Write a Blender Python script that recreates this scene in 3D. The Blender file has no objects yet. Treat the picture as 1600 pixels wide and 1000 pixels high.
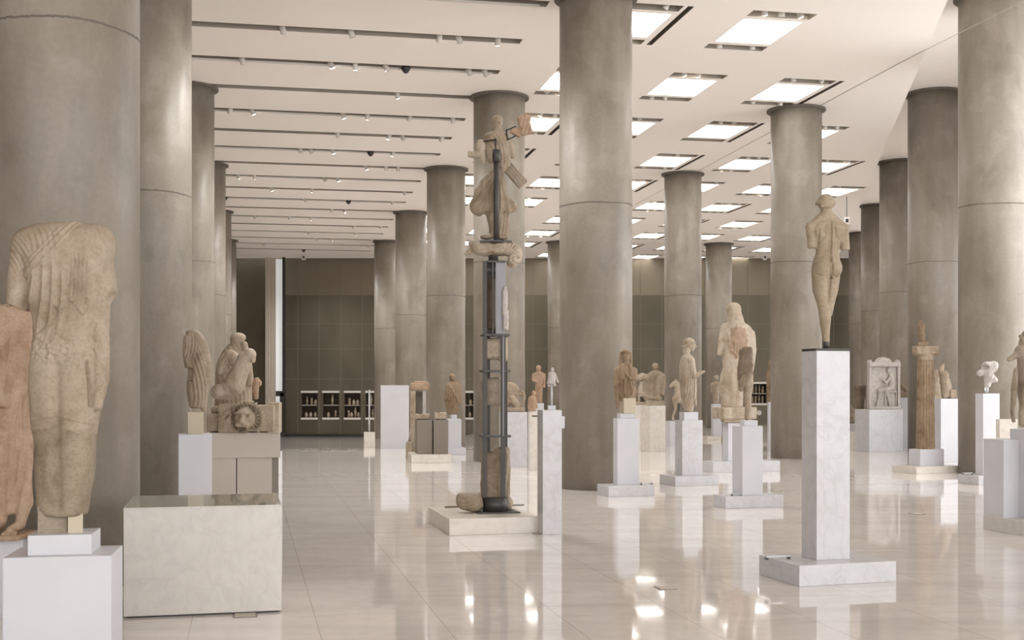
import bpy, bmesh, math, random
import numpy as np
from mathutils import Vector, Matrix
random.seed(7)
sc = bpy.context.scene
COL = sc.collection
PI = math.pi
# ------------------------------------------------------------ camera
F = 1900.0; HY = 600.0; EYE = 1.45
cam = bpy.data.objects.new('camera', bpy.data.cameras.new('camera')); COL.objects.link(cam)
cam.location = (0, 0, EYE); cam.rotation_euler = (PI/2, 0, 0)
cam.data.sensor_width = 36; cam.data.lens = F/1600*36; cam.data.shift_y = 0.0625
cam.data.clip_end = 300; cam.data.clip_start = 0.05
sc.camera = cam
# ------------------------------------------------------------ light
w = bpy.data.worlds.new('world'); sc.world = w; w.use_nodes = True
bg = w.node_tree.nodes['Background']; bg.inputs[0].default_value = (1.0, 0.99, 0.985, 1); bg.inputs[1].default_value = 1.6
sc.view_settings.view_transform = 'Standard'; sc.view_settings.look = 'None'
sc.view_settings.gamma = 1.0; sc.view_settings.use_curve_mapping = False
sc.view_settings.exposure = 1.05
def area(name, loc, direction, sx, sy, power, col):
    l = bpy.data.lights.new(name, 'AREA'); l.shape = 'RECTANGLE'; l.size = sx; l.size_y = sy
    l.energy = power; l.color = col
    o = bpy.data.objects.new(name, l); COL.objects.link(o); o.location = loc
    o.rotation_euler = Vector(direction).to_track_quat('-Z', 'Y').to_euler()
    return o
TD = math.radians(12.7)          # direction of the glazed side
gx = lambda Y: 8.43 + 3.6 + 0.225*(Y - 24.3)
area('daylight_glazed_side', (gx(18)-0.3, 18, 3.3), (-math.cos(TD), math.sin(TD), -0.16), 5.2, 56, 1550, (0.96, 0.98, 1.0))
area('daylight_front_glazing', (11.5, -6.5, 3.4), (-0.55, 1, -0.02), 13, 5.6, 400, (0.93, 0.96, 1.0))

# ------------------------------------------------------------ materials
def mat(name, col=(.8, .8, .8), rough=.5, metal=0.0, spec=0.5):
    m = bpy.data.materials.new(name); m.use_nodes = True
    b = m.node_tree.nodes['Principled BSDF']
    b.inputs['Base Color'].default_value = (*col, 1); b.inputs['Roughness'].default_value = rough
    b.inputs['Metallic'].default_value = metal; b.inputs['Specular IOR Level'].default_value = spec
    return m
def nd(m, t): return m.node_tree.nodes.new(t)
def lk(m, a, b): m.node_tree.links.new(a, b)
def ramp(m, src, stops):
    r = nd(m, 'ShaderNodeValToRGB'); e = r.color_ramp.elements
    while len(e) < len(stops): e.new(0.5)
    for i, (p, c) in enumerate(stops):
        e[i].position = p; e[i].color = (*c, 1) if len(c) == 3 else c
    lk(m, src, r.inputs[0]); return r.outputs[0]
def noise(m, scale=(1, 1, 1), s=5, detail=4, dist=0, coord='Object', rot=(0, 0, 0)):
    t = nd(m, 'ShaderNodeTexCoord'); mp = nd(m, 'ShaderNodeMapping'); n = nd(m, 'ShaderNodeTexNoise')
    mp.inputs['Scale'].default_value = scale; mp.inputs['Rotation'].default_value = rot
    n.inputs['Scale'].default_value = s; n.inputs['Detail'].default_value = detail
    n.inputs['Distortion'].default_value = dist
    lk(m, t.outputs[coord], mp.inputs[0]); lk(m, mp.outputs[0], n.inputs['Vector']); return n.outputs['Fac']
def mixc(m, fac, a, b, mode='MIX'):
    x = nd(m, 'ShaderNodeMix'); x.data_type = 'RGBA'; x.blend_type = mode
    if isinstance(fac, float): x.inputs[0].default_value = fac
    else: lk(m, fac, x.inputs[0])
    for i, v in ((6, a), (7, b)):
        if isinstance(v, tuple): x.inputs[i].default_value = (*v, 1)
        else: lk(m, v, x.inputs[i])
    return x.outputs[2]
def bump(m, h, strength=.2, dist=.01):
    b = nd(m, 'ShaderNodeBump'); b.inputs['Strength'].default_value = strength; b.inputs['Distance'].default_value = dist
    lk(m, h, b.inputs['Height']); lk(m, b.outputs[0], P(m).inputs['Normal'])
def P(m): return m.node_tree.nodes['Principled BSDF']

def concrete(name, a, b, c):
    m = mat(name, a, .5)
    n1 = noise(m, (1, 1, .45), 1.1, 5, .5); n2 = noise(m, (2.5, 2.5, .22), 2.2, 6, .2); n3 = noise(m, (1, 1, 1), 26, 3)
    c1 = ramp(m, n1, [(.32, a), (.5, b), (.7, c)])
    c2 = ramp(m, n2, [(.3, (.90, .90, .90)), (.7, (1.05, 1.05, 1.06))])
    c3 = ramp(m, n3, [(.3, (.94, .94, .94)), (.7, (1.04, 1.04, 1.04))])
    n4 = noise(m, (1, 1, 1), 2.1, 2, .15); pt = ramp(m, n4, [(.56, (1, 1, 1)), (.61, (1.10, 1.10, 1.12))]); n5 = noise(m, (1, 1, .6), 3.3, 4, .4); p5 = ramp(m, n5, [(.30, (.86, .85, .83)), (.42, (1, 1, 1))])
    c3 = mixc(m, 1.0, mixc(m, 1.0, c3, pt, 'MULTIPLY'), p5, 'MULTIPLY')
    o = mixc(m, 1.0, mixc(m, 1.0, c1, c2, 'MULTIPLY'), c3, 'MULTIPLY')
    lk(m, o, P(m).inputs['Base Color']); P(m).inputs['Roughness'].default_value = .45
    bump(m, n3, .08, .01)
    return m
M = {}
M['concrete'] = concrete('cast_concrete', (.205, .176, .138), (.268, .233, .187), (.33, .292, .245))
M['joint'] = mat('concrete_joint', (.13, .11, .09), .8)
def marble(name, base, vein, dark, scale=1.6, rough=.25):
    m = mat(name, base, rough)
    n = noise(m, (1, 1, .7), scale, 8, 1.6, rot=(.4, .5, .6)); f = noise(m, (1, 1, 1), 14, 6, .6)
    c = ramp(m, n, [(.40, base), (.49, vein), (.51, dark), (.53, vein), (.62, base)])
    c2 = ramp(m, f, [(.35, (.955, .95, .945)), (.6, (1.02, 1.02, 1.02))])
    lk(m, mixc(m, 1.0, c, c2, 'MULTIPLY'), P(m).inputs['Base Color'])
    return m
M['marble'] = marble('white_marble', (.57, .564, .585), (.555, .548, .565), (.515, .508, .515))
M['marble_warm'] = marble('warm_marble', (.68, .63, .565), (.665, .615, .55), (.62, .565, .50), 1.2)
M['marble_case'] = marble('grey_marble', (.56, .53, .49), (.54, .51, .475), (.51, .48, .445), 5.0, .35)
M['white'] = mat('white_painted_panel', (.74, .73, .735), .4)
n_ = noise(M['white'], (1, 1, 1), 3, 3); lk(M['white'], ramp(M['white'], n_, [(.3, (.55, .548, .575)), (.7, (.585, .58, .61))]), P(M['white']).inputs['Base Color'])
M['cream'] = mat('cream_stone_block', (.50, .43, .32), .5)
M['greige'] = mat('greige_painted_panel', (.46, .41, .35), .5)
M['darkpanel'] = mat('dark_bronze_panel', (.20, .17, .135), .45)
M['steel'] = mat('painted_steel', (.055, .050, .046), .45, .1)
M['steel_light'] = mat('grey_steel_web', (.27, .26, .28), .45, .1)
M['black'] = mat('black_metal', (.02, .018, .016), .4)
M['plaster'] = mat('ceiling_plaster', (.84, .80, .755), .8)
n_ = noise(M['plaster'], (1, 1, 1), .25, 3); lk(M['plaster'], ramp(M['plaster'], n_, [(.3, (.86, .805, .75)), (.7, (.89, .835, .78))]), P(M['plaster']).inputs['Base Color'])
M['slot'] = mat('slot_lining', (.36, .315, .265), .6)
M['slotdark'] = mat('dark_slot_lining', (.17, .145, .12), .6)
M['lamp_body'] = mat('lamp_body_white', (.75, .7, .64), .4)
M['lamp_dark'] = mat('lamp_reflector', (.06, .045, .03), .3, .3)
def emis(name, col, s):
    m = mat(name, (0.8, 0.8, 0.8)); P(m).inputs['Emission Color'].default_value = (*col, 1); P(m).inputs['Emission Strength'].default_value = s; return m
M['diffuser'] = emis('glowing_diffuser', (1.0, .985, .96), 3.0)
M['bulb'] = emis('lit_bulb', (1.0, .9, .72), 14.0)
M['ribs'] = mat('pale_metal_ribs', (.62, .55, .47), .4, .2)
M['glass'] = mat('clear_glass', (.85, .92, .88), .02); P(M['glass']).inputs['Transmission Weight'].default_value = 1.0; P(M['glass']).inputs['IOR'].default_value = 1.25
M['glasstop'] = mat('dark_glass_top', (.40, .41, .36), .04, 0, .9)
M['acrylic'] = mat('clear_acrylic', (.8, .82, .82), .08); P(M['acrylic']).inputs['Transmission Weight'].default_value = .6
# floor
m = M['floor'] = mat('polished_marble_floor', (.7, .65, .58), .045, 0, .78)
t = nd(m, 'ShaderNodeTexCoord'); mp = nd(m, 'ShaderNodeMapping'); mp.inputs['Rotation'].default_value = (0, 0, -math.radians(12.3)+PI/2)
br = nd(m, 'ShaderNodeTexBrick'); br.inputs['Scale'].default_value = 1; br.inputs['Brick Width'].default_value = 1.5
br.inputs['Row Height'].default_value = .745; br.inputs['Mortar Size'].default_value = .0028; br.inputs['Mortar Smooth'].default_value = .2
br.inputs['Color1'].default_value = (.73, .68, .64, 1); br.inputs['Color2'].default_value = (.755, .705, .665, 1); br.inputs['Mortar'].default_value = (.50, .44, .385, 1); br.offset = 0.5
mp.inputs['Location'].default_value = (0.2, .33, 0)
lk(m, t.outputs['Object'], mp.inputs[0]); lk(m, mp.outputs[0], br.inputs['Vector'])
n1 = noise(m, (.5, 2.2, 1), 1.2, 7, .8, rot=(0, 0, .5)); c1 = ramp(m, n1, [(.3, (.90, .89, .88)), (.55, (1, 1, 1)), (.75, (1.05, 1.04, 1.02))])
n2 = noise(m, (1, 1, 1), 9, 6); c2 = ramp(m, n2, [(.3, (.95, .95, .95)), (.7, (1.03, 1.03, 1.03))])
lk(m, mixc(m, 1.0, mixc(m, 1.0, br.outputs['Color'], c1, 'MULTIPLY'), c2, 'MULTIPLY'), P(m).inputs['Base Color'])
n3 = noise(m, (1, 1, 1), .9, 2); 
n4 = noise(m, (1, .35, 1), 3.0, 3)
rr = nd(m, 'ShaderNodeMapRange'); rr.inputs['To Min'].default_value = .025; rr.inputs['To Max'].default_value = .065
lk(m, n4, rr.inputs['Value']); lk(m, rr.outputs[0], P(m).inputs['Roughness'])
bump(m, n3, .05, .02)
# brushed metal wall
m = M['metalwall'] = mat('brushed_metal_cladding', (.2, .17, .13), .42, .55)
n1 = noise(m, (1, 1, .5), .6, 3); lk(m, ramp(m, n1, [(.3, (.095, .082, .056)), (.7, (.145, .125, .088))]), P(m).inputs['Base Color'])
m = M['metalwall2'] = mat('upper_metal_cladding', (.20, .168, .12), .4, .5)
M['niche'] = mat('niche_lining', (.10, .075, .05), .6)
M['trimline'] = mat('pale_case_trim', (.62, .58, .53), .4)
_stone = {}
def stone(key, light, mid, dark, sc_=1.0, patch=None):
    light, mid, dark = [tuple(round(q*g_, 3) for q, g_ in zip(c_, (.86, .86, .89))) for c_ in (light, mid, dark)]
    m = mat('weathered_stone_'+key, mid, .62, 0, .3)
    n1 = noise(m, (1, 1, .8), 3.2*sc_, 7, .8); n2 = noise(m, (1, 1, 1), 11*sc_, 6, .4); n3 = noise(m, (1, 1, 1), 55*sc_, 3)
    c1 = ramp(m, n1, [(.3, dark), (.47, mid), (.68, light)])
    c2 = ramp(m, n2, [(.32, (.86, .83, .78)), (.5, (1, 1, 1)), (.75, (1.06, 1.05, 1.04))])
    c3 = ramp(m, n3, [(.35, (.88, .87, .85)), (.55, (1.03, 1.03, 1.03))])
    c = mixc(m, 1.0, mixc(m, 1.0, c1, c2, 'MULTIPLY'), c3, 'MULTIPLY')
    if patch:
        n4 = noise(m, (1, 1, 1), 1.7*sc_, 3, .3); f = ramp(m, n4, [(.52, (0, 0, 0)), (.6, (.8, .8, .8))])
        c = mixc(m, f, c, patch)
    lk(m, c, P(m).inputs['Base Color']); bump(m, n2, .35, .006/sc_)
    M[key] = m; return m
stone('stone', (0.455, 0.372, 0.278), (0.381, 0.301, 0.212), (0.264, 0.199, 0.130))
stone('stone_grey', (0.411, 0.342, 0.258), (0.338, 0.274, 0.199), (0.220, 0.170, 0.117))
stone('stone_pale', (0.558, 0.478, 0.378), (0.484, 0.399, 0.296), (0.353, 0.274, 0.190))
stone('stone_boy', (0.450, 0.368, 0.257), (0.410, 0.329, 0.225), (0.342, 0.267, 0.176), .8)
stone('stone_red', (0.514, 0.376, 0.258), (0.441, 0.301, 0.195), (0.330, 0.205, 0.126), 1.5)
stone('stone_dark', (0.264, 0.205, 0.138), (0.198, 0.147, 0.098), (0.124, 0.093, 0.060), 1.2)
stone('stone_white', (0.617, 0.573, 0.522), (0.573, 0.524, 0.468), (0.484, 0.434, 0.367), 1.2)
stone('stone_brown', (0.367, 0.274, 0.178), (0.308, 0.221, 0.136), (0.206, 0.140, 0.082), 1.4)
stone('stone_brown2', (0.400, 0.327, 0.233), (0.315, 0.253, 0.171), (0.210, 0.161, 0.105), 1.2)
stone('stone_rose', (0.470, 0.341, 0.239), (0.400, 0.282, 0.191), (0.310, 0.214, 0.142), 1.4)
stone('stone_plaster', (0.631, 0.595, 0.556), (0.602, 0.560, 0.514), (0.558, 0.512, 0.456), 1.5)

# ------------------------------------------------------------ object helpers
def link(name, me, m, parent=None):
    o = bpy.data.objects.new(name, me)
    if m is not None:
        ms = m if isinstance(m, (list, tuple)) else [m]
        for x in ms: me.materials.append(M[x] if isinstance(x, str) else x)
    COL.objects.link(o)
    if parent is not None: o.parent = parent
    return o
def bmobj(name, bm, m, parent=None, smooth=False, loc=None):
    bmesh.ops.recalc_face_normals(bm, faces=bm.faces)
    me = bpy.data.meshes.new(name); bm.to_mesh(me); bm.free()
    if smooth: me.polygons.foreach_set('use_smooth', [True]*len(me.polygons))
    o = link(name, me, m, parent)
    if loc is not None: o.location = loc
    return o
def thing(name, label, cat, loc=(0, 0, 0), rz=0, group=None):
    o = bpy.data.objects.new(name, None); COL.objects.link(o); o.location = loc; o.rotation_euler = (0, 0, rz)
    o.empty_display_size = .1
    return tag(o, label, cat, group)
def tag(o, label, cat, group=None):
    o['label'] = label; o['category'] = cat
    if group: o['group'] = group
    return o
def struct(o): o['kind'] = 'structure'; return o
def box(bm, c, s, rot=None, bev=0):
    r = bmesh.ops.create_cube(bm, size=1); vs = r['verts']
    mt = Matrix.Translation(c) @ (rot if rot else Matrix()) @ Matrix.Diagonal((s[0], s[1], s[2], 1))
    bmesh.ops.transform(bm, matrix=mt, verts=vs)
    if bev > 0:
        es = list({e for v in vs for e in v.link_edges}); bmesh.ops.bevel(bm, geom=es, offset=bev, segments=2, profile=.6, affect='EDGES')
def boxo(name, c, s, m, parent=None, rz=0, bev=0.004):
    bm = bmesh.new(); box(bm, (0, 0, 0), s, None, min(bev, min(s)*.3)); o = bmobj(name, bm, m, parent)
    o.location = c; o.rotation_euler = (0, 0, rz); return o
def tube(bm, a, b, r, seg=12, r2=None):
    a = Vector(a); b = Vector(b); d = b-a
    mt = Matrix.Translation((a+b)/2) @ d.to_track_quat('Z', 'Y').to_matrix().to_4x4()
    bmesh.ops.create_cone(bm, cap_ends=True, segments=seg, radius1=r, radius2=r if r2 is None else r2, depth=d.length, matrix=mt)
def tubeo(name, a, b, r, m, parent=None, seg=14):
    bm = bmesh.new(); tube(bm, a, b, r, seg); o = bmobj(name, bm, m, parent)
    for p in o.data.polygons: p.use_smooth = len(p.vertices) == 4
    return o
def lathe(bm, prof, seg=32, c=(0, 0, 0)):
    rings = []
    for (r, z) in prof:
        rings.append([bm.verts.new((c[0]+r*math.cos(2*PI*i/seg), c[1]+r*math.sin(2*PI*i/seg), c[2]+z)) for i in range(seg)])
    for a, b in zip(rings, rings[1:]):
        for i in range(seg): bm.faces.new((a[i], a[(i+1) % seg], b[(i+1) % seg], b[i]))
    bm.faces.new(rings[0][::-1]); bm.faces.new(rings[-1])

# ------------------------------------------------------------ place geometry
def side(k): return min(1, max(.36, 1-(k-700)/150*.64))
def drop(X, Y): return max(0., Y-27)*.0325*side(800+F*X/max(Y, 1)) if Y > 27 else 0.
def fz(X, Y): return -drop(X, Y)
def fl(px, py):                       # floor point under a pixel
    Y = EYE*F/(py-HY)
    for _ in range(30):
        X = (px-800)/F*Y; Y = .5*Y + .5*(EYE-fz(X, Y))*F/(py-HY)
    return ((px-800)/F*Y, Y)
def zat(py, Y): return EYE + (HY-py)*Y/F
def xat(px, Y): return (px-800)*Y/F
T = math.radians(11); CT, ST = math.cos(T), math.sin(T)
def uvw(u, v, z=0): return Vector((v*CT-u*ST, v*ST+u*CT, z))
CZ = EYE+5.4
DZ = EYE+6.3
def edge_v(u): return 9.27+(u-15.6)*.438

# floor
bm = bmesh.new()
xs = np.concatenate([np.linspace(-14, 26, 81)]); ys = np.concatenate([np.linspace(-9, 26, 15), np.linspace(27, 60, 34)])
g = [[bm.verts.new((x, y, fz(x, y))) for y in ys] for x in xs]
for i in range(len(xs)-1):
    for j in range(len(ys)-1): bm.faces.new((g[i][j], g[i+1][j], g[i+1][j+1], g[i][j+1]))
struct(bmobj('floor', bm, 'floor', smooth=True))
# slab grid with holes in (u, v)
def plate(name, us, vs, hole, z, m, clip=None, thick=None):
    bm = bmesh.new()
    us = sorted(set(round(a, 4) for a in us)); vs = sorted(set(round(a, 4) for a in vs)); V = {}
    def vt(i, j):
        if (i, j) not in V: V[i, j] = bm.verts.new(uvw(us[i], vs[j], z))
        return V[i, j]
    for i in range(len(us)-1):
        for j in range(len(vs)-1):
            if hole((us[i]+us[i+1])/2, (vs[j]+vs[j+1])/2): continue
            bm.faces.new((vt(i, j), vt(i+1, j), vt(i+1, j+1), vt(i, j+1)))
    if clip:
        bmesh.ops.bisect_plane(bm, geom=list(bm.verts)+list(bm.edges)+list(bm.faces), plane_co=clip[0], plane_no=clip[1], clear_outer=True)
    bmesh.ops.recalc_face_normals(bm, faces=bm.faces)
    me = bpy.data.meshes.new(name); bm.to_mesh(me); bm.free()
    o = struct(link(name, me, m)); return o
UMAX = 51.3
strips = [16.87+1.924*k for k in range(-5, 18)]
SW = .27
VL = -6.0
su = [-12, UMAX+4] + [a for s in strips for a in (s-SW/2, s+SW/2)]
def lhole(u, v): return v < 3.8 and any(abs(u-s) < SW/2 for s in strips)
endp = (Vector((0, 52.0, 0)), Vector((0, 1, 0)))
plate('ceiling', su, [VL, 3.8, 4.2], lhole, CZ, 'plaster', endp)
panels = []
for k in range(-2, 10):
    u0 = 17.0+3.57*k; j = 0
    while True:
        v0 = 4.76+2.04*j
        if v0+.93+.45 > edge_v(u0+.6): break
        panels.append((k, j, u0, v0)); j += 1
PU, PV = 1.2, .92
holes = []
for (k, j, u0, v0) in panels:
    holes.append((u0, u0+PU, v0, v0+PV)); holes.append((u0-.42, u0-.14, v0-.02, v0+PV+.05)); holes.append((u0+PU+.14, u0+PU+.40, v0-.05, v0+PV+.02))
    if j % 2 == 0: holes.append((u0-.42, u0+PU+.40, v0+PV+.11, v0+PV+.20))
uu = [-12, UMAX+4]+[a for h in holes for a in h[:2]]; vv = [4.2, 30]+[a for h in holes for a in h[2:]]
H_ = np.array(holes)
def rhole(u, v): return bool(np.any((u > H_[:, 0]) & (u < H_[:, 1]) & (v > H_[:, 2]) & (v < H_[:, 3])))
e0 = uvw(15.6, 9.27); e1 = uvw(35.24, 17.85); ed = (e1-e0).normalized(); en = Vector((ed.y, -ed.x, 0))
ro = plate('ceiling', uu, vv, rhole, CZ, 'plaster', (e0, en))
bm = bmesh.new(); bm.from_mesh(ro.data)
bmesh.ops.bisect_plane(bm, geom=list(bm.verts)+list(bm.edges)+list(bm.faces), plane_co=endp[0], plane_no=endp[1], clear_outer=True)
bm.to_mesh(ro.data); bm.free()
# end fascia and roof slab above, soffit on the right
def quad(name, pts, m):
    bm = bmesh.new(); bm.faces.new([bm.verts.new(p) for p in pts]); return struct(bmobj(name, bm, m))
bm = bmesh.new()
a = e0-ed*40; b = e0+ed*38
far = 12
pts = [a, b, b+en*far, a+en*far]
f = bm.faces.new([bm.verts.new((p.x, p.y, DZ)) for p in pts])
f2 = bm.faces.new([bm.verts.new(p) for p in ((a.x, a.y, CZ), (b.x, b.y, CZ), (b.x, b.y, DZ), (a.x, a.y, DZ))])
bm.to_mesh(me := bpy.data.meshes.new('ceiling')); bm.free(); struct(link('ceiling', me, 'plaster'))
boxo_roof = struct(boxo('ceiling', (6, 21.8, CZ+1.0), (46, 61, .1), 'slotdark'))
fas = struct(boxo('trim_1', (4.6, 52.06, CZ+.30), (34, .12, .62), 'plaster'))

# fine joint lines in the ceiling
bm = bmesh.new()
for (p, q) in ((uvw(12, 10.38), uvw(18.5, 10.3)), (uvw(18.5, 10.3), uvw(35.2, 10.62))):
    d = (q-p).normalized(); n = Vector((-d.y, d.x, 0))*.009
    bm.faces.new([bm.verts.new((x.x, x.y, CZ-.004)) for x in (p-n, q-n, q+n, p+n)])
struct(bmobj('trim_2', bm, 'slot'))
# ---- spot lamp mesh shared
def spot_mesh(kind):
    bm = bmesh.new()
    if kind == 'dome': lathe(bm, [(.07, .0), (.085, -.02), (.07, -.06), (.045, -.10), (.02, -.12)], 14)
    else:
        lathe(bm, [(.03, .05), (.045, .045), (.048, -.06), (.052, -.065)], 14)
        bmesh.ops.rotate(bm, cent=(0, 0, 0), matrix=Matrix.Rotation(.55, 3, 'X'), verts=bm.verts)
    me = bpy.data.meshes.new('spotlight'); bmesh.ops.recalc_face_normals(bm, faces=bm.faces); bm.to_mesh(me); bm.free()
    me.polygons.foreach_set('use_smooth', [True]*len(me.polygons)); return me
SPB = spot_mesh('s'); SPB.materials.append(M['lamp_body']); SPD = spot_mesh('dome'); SPD.materials.append(M['black'])
def lens_mesh(m):
    bm = bmesh.new(); bmesh.ops.create_cone(bm, cap_ends=True, segments=14, radius1=.040, radius2=.040, depth=.006,
        matrix=Matrix.Rotation(.55, 4, 'X') @ Matrix.Translation((0, 0, -.068)))
    me = bpy.data.meshes.new('lens'); bm.to_mesh(me); bm.free(); me.materials.append(M[m]); return me
LB, LD = lens_mesh('bulb'), lens_mesh('lamp_dark')
def spot(parent, loc, kind, rz=0):
    o = bpy.data.objects.new('spotlight', SPD if kind == 'd' else SPB); COL.objects.link(o); o.parent = parent
    o.location = loc; o.rotation_euler = (0, 0, rz)
    if kind != 'd':
        l = bpy.data.objects.new('lens', LB if kind == 'b' else LD); COL.objects.link(l); l.parent = o
ORD = ['first', 'second', 'third', 'fourth', 'fifth', 'sixth', 'seventh', 'eighth', 'ninth', 'tenth', 'eleventh', 'twelfth', 'thirteenth',
       'fourteenth', 'fifteenth', 'sixteenth', 'seventeenth', 'eighteenth', 'nineteenth', 'twentieth']
rowsp = {1: '385o 640o 968o 1040o 1185b', 2: '235o 565b 655b 770o 843d 1078o 1138o', 3: '812b', 4: '190o 272b 610b 700b 857o 1018o', 5: '590o 780b 830o 977o',
         6: '450o 490o 570b 712d 795b', 7: '695b 770o 815o', 8: '220b 280b 540o 590b', 9: '343b 495b 838o', 10: '465o 630d 793b 170d', 11: '568o 618o', 12: '280o 410o 490b',
         13: '650o 750b', 14: '480o 658b', 15: '510o 568b 715o', 16: '312o 705o', 17: '463d'}
def trough(bm, u0, u1, v0, v1, z, h, org):
    def q(*p): bm.faces.new([bm.verts.new(x-org) for x in p])
    a, b, c, d = [uvw(u0, v0, z), uvw(u1, v0, z), uvw(u1, v1, z), uvw(u0, v1, z)]; U = Vector((0, 0, h))
    q(a, b, b+U, a+U); q(b, c, c+U, b+U); q(c, d, d+U, c+U); q(d, a, a+U, d+U); q(a+U, b+U, c+U, d+U)
for i, s in enumerate(strips):
    k = i-5
    org = uvw(s, 3.8, CZ)
    lab = ('long narrow light slot in the left ceiling, %s from the front' % ORD[k]) if k >= 0 else 'long narrow light slot in the ceiling nearer than the picture shows'
    if k < -1: continue
    t = thing('recessed_light_slot', lab, 'ceiling light', org, 0, 'light slots across the left ceiling')
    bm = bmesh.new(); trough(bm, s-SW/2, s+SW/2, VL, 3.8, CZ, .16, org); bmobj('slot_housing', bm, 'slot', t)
    if k % 2 == 0 or k < 0:
        bm = bmesh.new(); trough(bm, s+SW/2-.035, s+SW/2-.012, VL, 3.7, CZ-.012, .03, org); bmobj('slot_rail', bm, 'lamp_body', t)
    if k > -2:
        vs_ = []
        for q in rowsp.get(k, '').split():
            kx = (280+float(q[:-1])*.42-800)/F; v = (kx*s*CT+s*ST)/(CT-kx*ST)
            if q[-1] != 'd' and 0.4 < v < 2.2: vs_.append(v)
        vs_ = [vs_[0], vs_[-1]] if len(vs_) > 1 else [.7, 1.8]
        for v in vs_:
            ld = bpy.data.lights.new('slot_lamp', 'SPOT'); ld.energy = 92; ld.color = (1, .98, .95); ld.spot_size = 2.5; ld.spot_blend = .7; ld.shadow_soft_size = .04
            lo = bpy.data.objects.new('slot_lamp', ld); COL.objects.link(lo); lo.location = uvw(s, v, CZ-.06)
    for tok in rowsp.get(k, '').split():
        px = 280+float(tok[:-1])*.42; kx = (px-800)/F
        # find v where X/Y = kx
        v = (kx*s*CT+s*ST)/(CT-kx*ST)
        spot(t, uvw(s, v, CZ-.01 if tok[-1] != 'd' else CZ+.02)-org, tok[-1], random.uniform(-1, 1))
rows_by_k = {}
for (k, j, u0, v0) in panels:
    if k < -1: pass
    org = uvw(u0+PU/2, v0+PV/2, CZ)
    lab = ('square glowing ceiling panel%s, %s from the left in the %s row from the front' % (' with a dark slit on its right' if j % 2 == 0 else '', ORD[j], ORD[k])) if k >= 0 \
        else 'square glowing ceiling panel above the camera, nearer than the picture shows'
    t = thing('ceiling_light_panel', lab, 'ceiling light', org, 0, 'glowing panels in the ceiling')
    bm = bmesh.new()
    bm.faces.new([bm.verts.new(uvw(a, b, CZ+.05)-org) for a, b in ((u0, v0), (u0, v0+PV), (u0+PU, v0+PV), (u0+PU, v0))]); bmobj('diffuser', bm, 'diffuser', t)
    bm = bmesh.new(); 
    def q(*p): bm.faces.new([bm.verts.new(x-org) for x in p])
    cs = [uvw(a, b, CZ) for a, b in ((u0, v0), (u0, v0+PV), (u0+PU, v0+PV), (u0+PU, v0))]; U = Vector((0, 0, .05))
    for n in range(4): q(cs[n], cs[(n+1) % 4], cs[(n+1) % 4]+U, cs[n]+U)
    bmobj('frame', bm, 'plaster', t)
    rnd = random.Random(k*31+j)
    for (ua, ub, va, vb) in ((u0-.42, u0-.14, v0-.02, v0+PV+.05), (u0+PU+.14, u0+PU+.40, v0-.05, v0+PV+.02)):
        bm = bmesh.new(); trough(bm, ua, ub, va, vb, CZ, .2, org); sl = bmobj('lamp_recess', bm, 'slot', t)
        for n, fr in enumerate((.22, .5, .78)):
            if rnd.random() < .7: spot(t, uvw((ua+ub)/2, va+(vb-va)*fr, CZ+.05)-org, rnd.choice('boo'), rnd.uniform(-1, 1))
    if j % 2 == 0:
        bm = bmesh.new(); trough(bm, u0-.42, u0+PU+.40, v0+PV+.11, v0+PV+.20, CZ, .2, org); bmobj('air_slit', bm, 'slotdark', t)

# ------------------------------------------------------------ columns
def column(cx, Y, r, top, joints, lab, seg=72):
    X = xat(cx, Y); z0 = fz(X, Y); t = thing('concrete_column', lab, 'column', (X, Y, z0), random.uniform(0, 6), 'round concrete columns')
    bm = bmesh.new(); zs = [0]+[j-z0 for j in joints]+[top-z0]
    lathe(bm, [(r, 0.0), (r, zs[-1]-.02)], seg)
    o = bmobj('shaft', bm, 'concrete', t)
    for p in o.data.polygons: p.use_smooth = len(p.vertices) == 4
    for j in joints:
        bm = bmesh.new(); rnd = random.Random(cx)
        ph = rnd.uniform(0, 6); a1, a2 = rnd.uniform(.004, .012), rnd.uniform(.002, .005)
        ring = []
        for i in range(seg*2):
            a = PI*i/seg; dz = a1*math.sin(a+ph)+a2*math.sin(5*a+ph*2)+rnd.uniform(-.003, .003)
            h = .005+.005*rnd.random()
            ring.append([bm.verts.new((rr*math.cos(a), rr*math.sin(a), j-z0+dz+zz)) for rr, zz in ((r-.01, h), (r+.002, h), (r+.002, -h), (r-.01, -h))])
        for i in range(len(ring)):
            A, B = ring[i], ring[(i+1) % len(ring)]
            for n in range(3): bm.faces.new((A[n], B[n], B[n+1], A[n+1]))
        bmobj('casting_joint', bm, 'joint', t)
    bm = bmesh.new(); lathe(bm, [(r-.01, zs[-1]-.05), (r+.075, zs[-1]-.035), (r+.075, zs[-1]-.005), (r-.01, zs[-1]-.004)], seg); bmobj('top_collar', bm, 'joint', t)
def jz(py, Y): return zat(py, Y)
Yt = lambda top: 5.4*F/(HY-top); Yd = lambda top: 6.3*F/(HY-top)
column(100, 8.9, .532, CZ, [jz(28, 8.4)], 'massive concrete column behind the headless statue at the left edge', 96)
column(235, 15.2, .5, CZ, [jz(303, 15)], 'concrete column second from the left, behind the glass topped case', 96)
column(291, Yt(137), .5, CZ, [jz(409, 22)], 'concrete column third in the left row, behind the slim torso')
column(320, Yt(257), .5, CZ, [jz(462, 29.9)], 'concrete column fourth in the left row')
column(336, Yt(330), .5, CZ, [jz(492, 38)], 'narrow sliver of concrete column, fifth in the left row')
column(348, Yt(375), .5, CZ, [jz(514, 45.6)], 'farthest concrete column of the left row')
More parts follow.
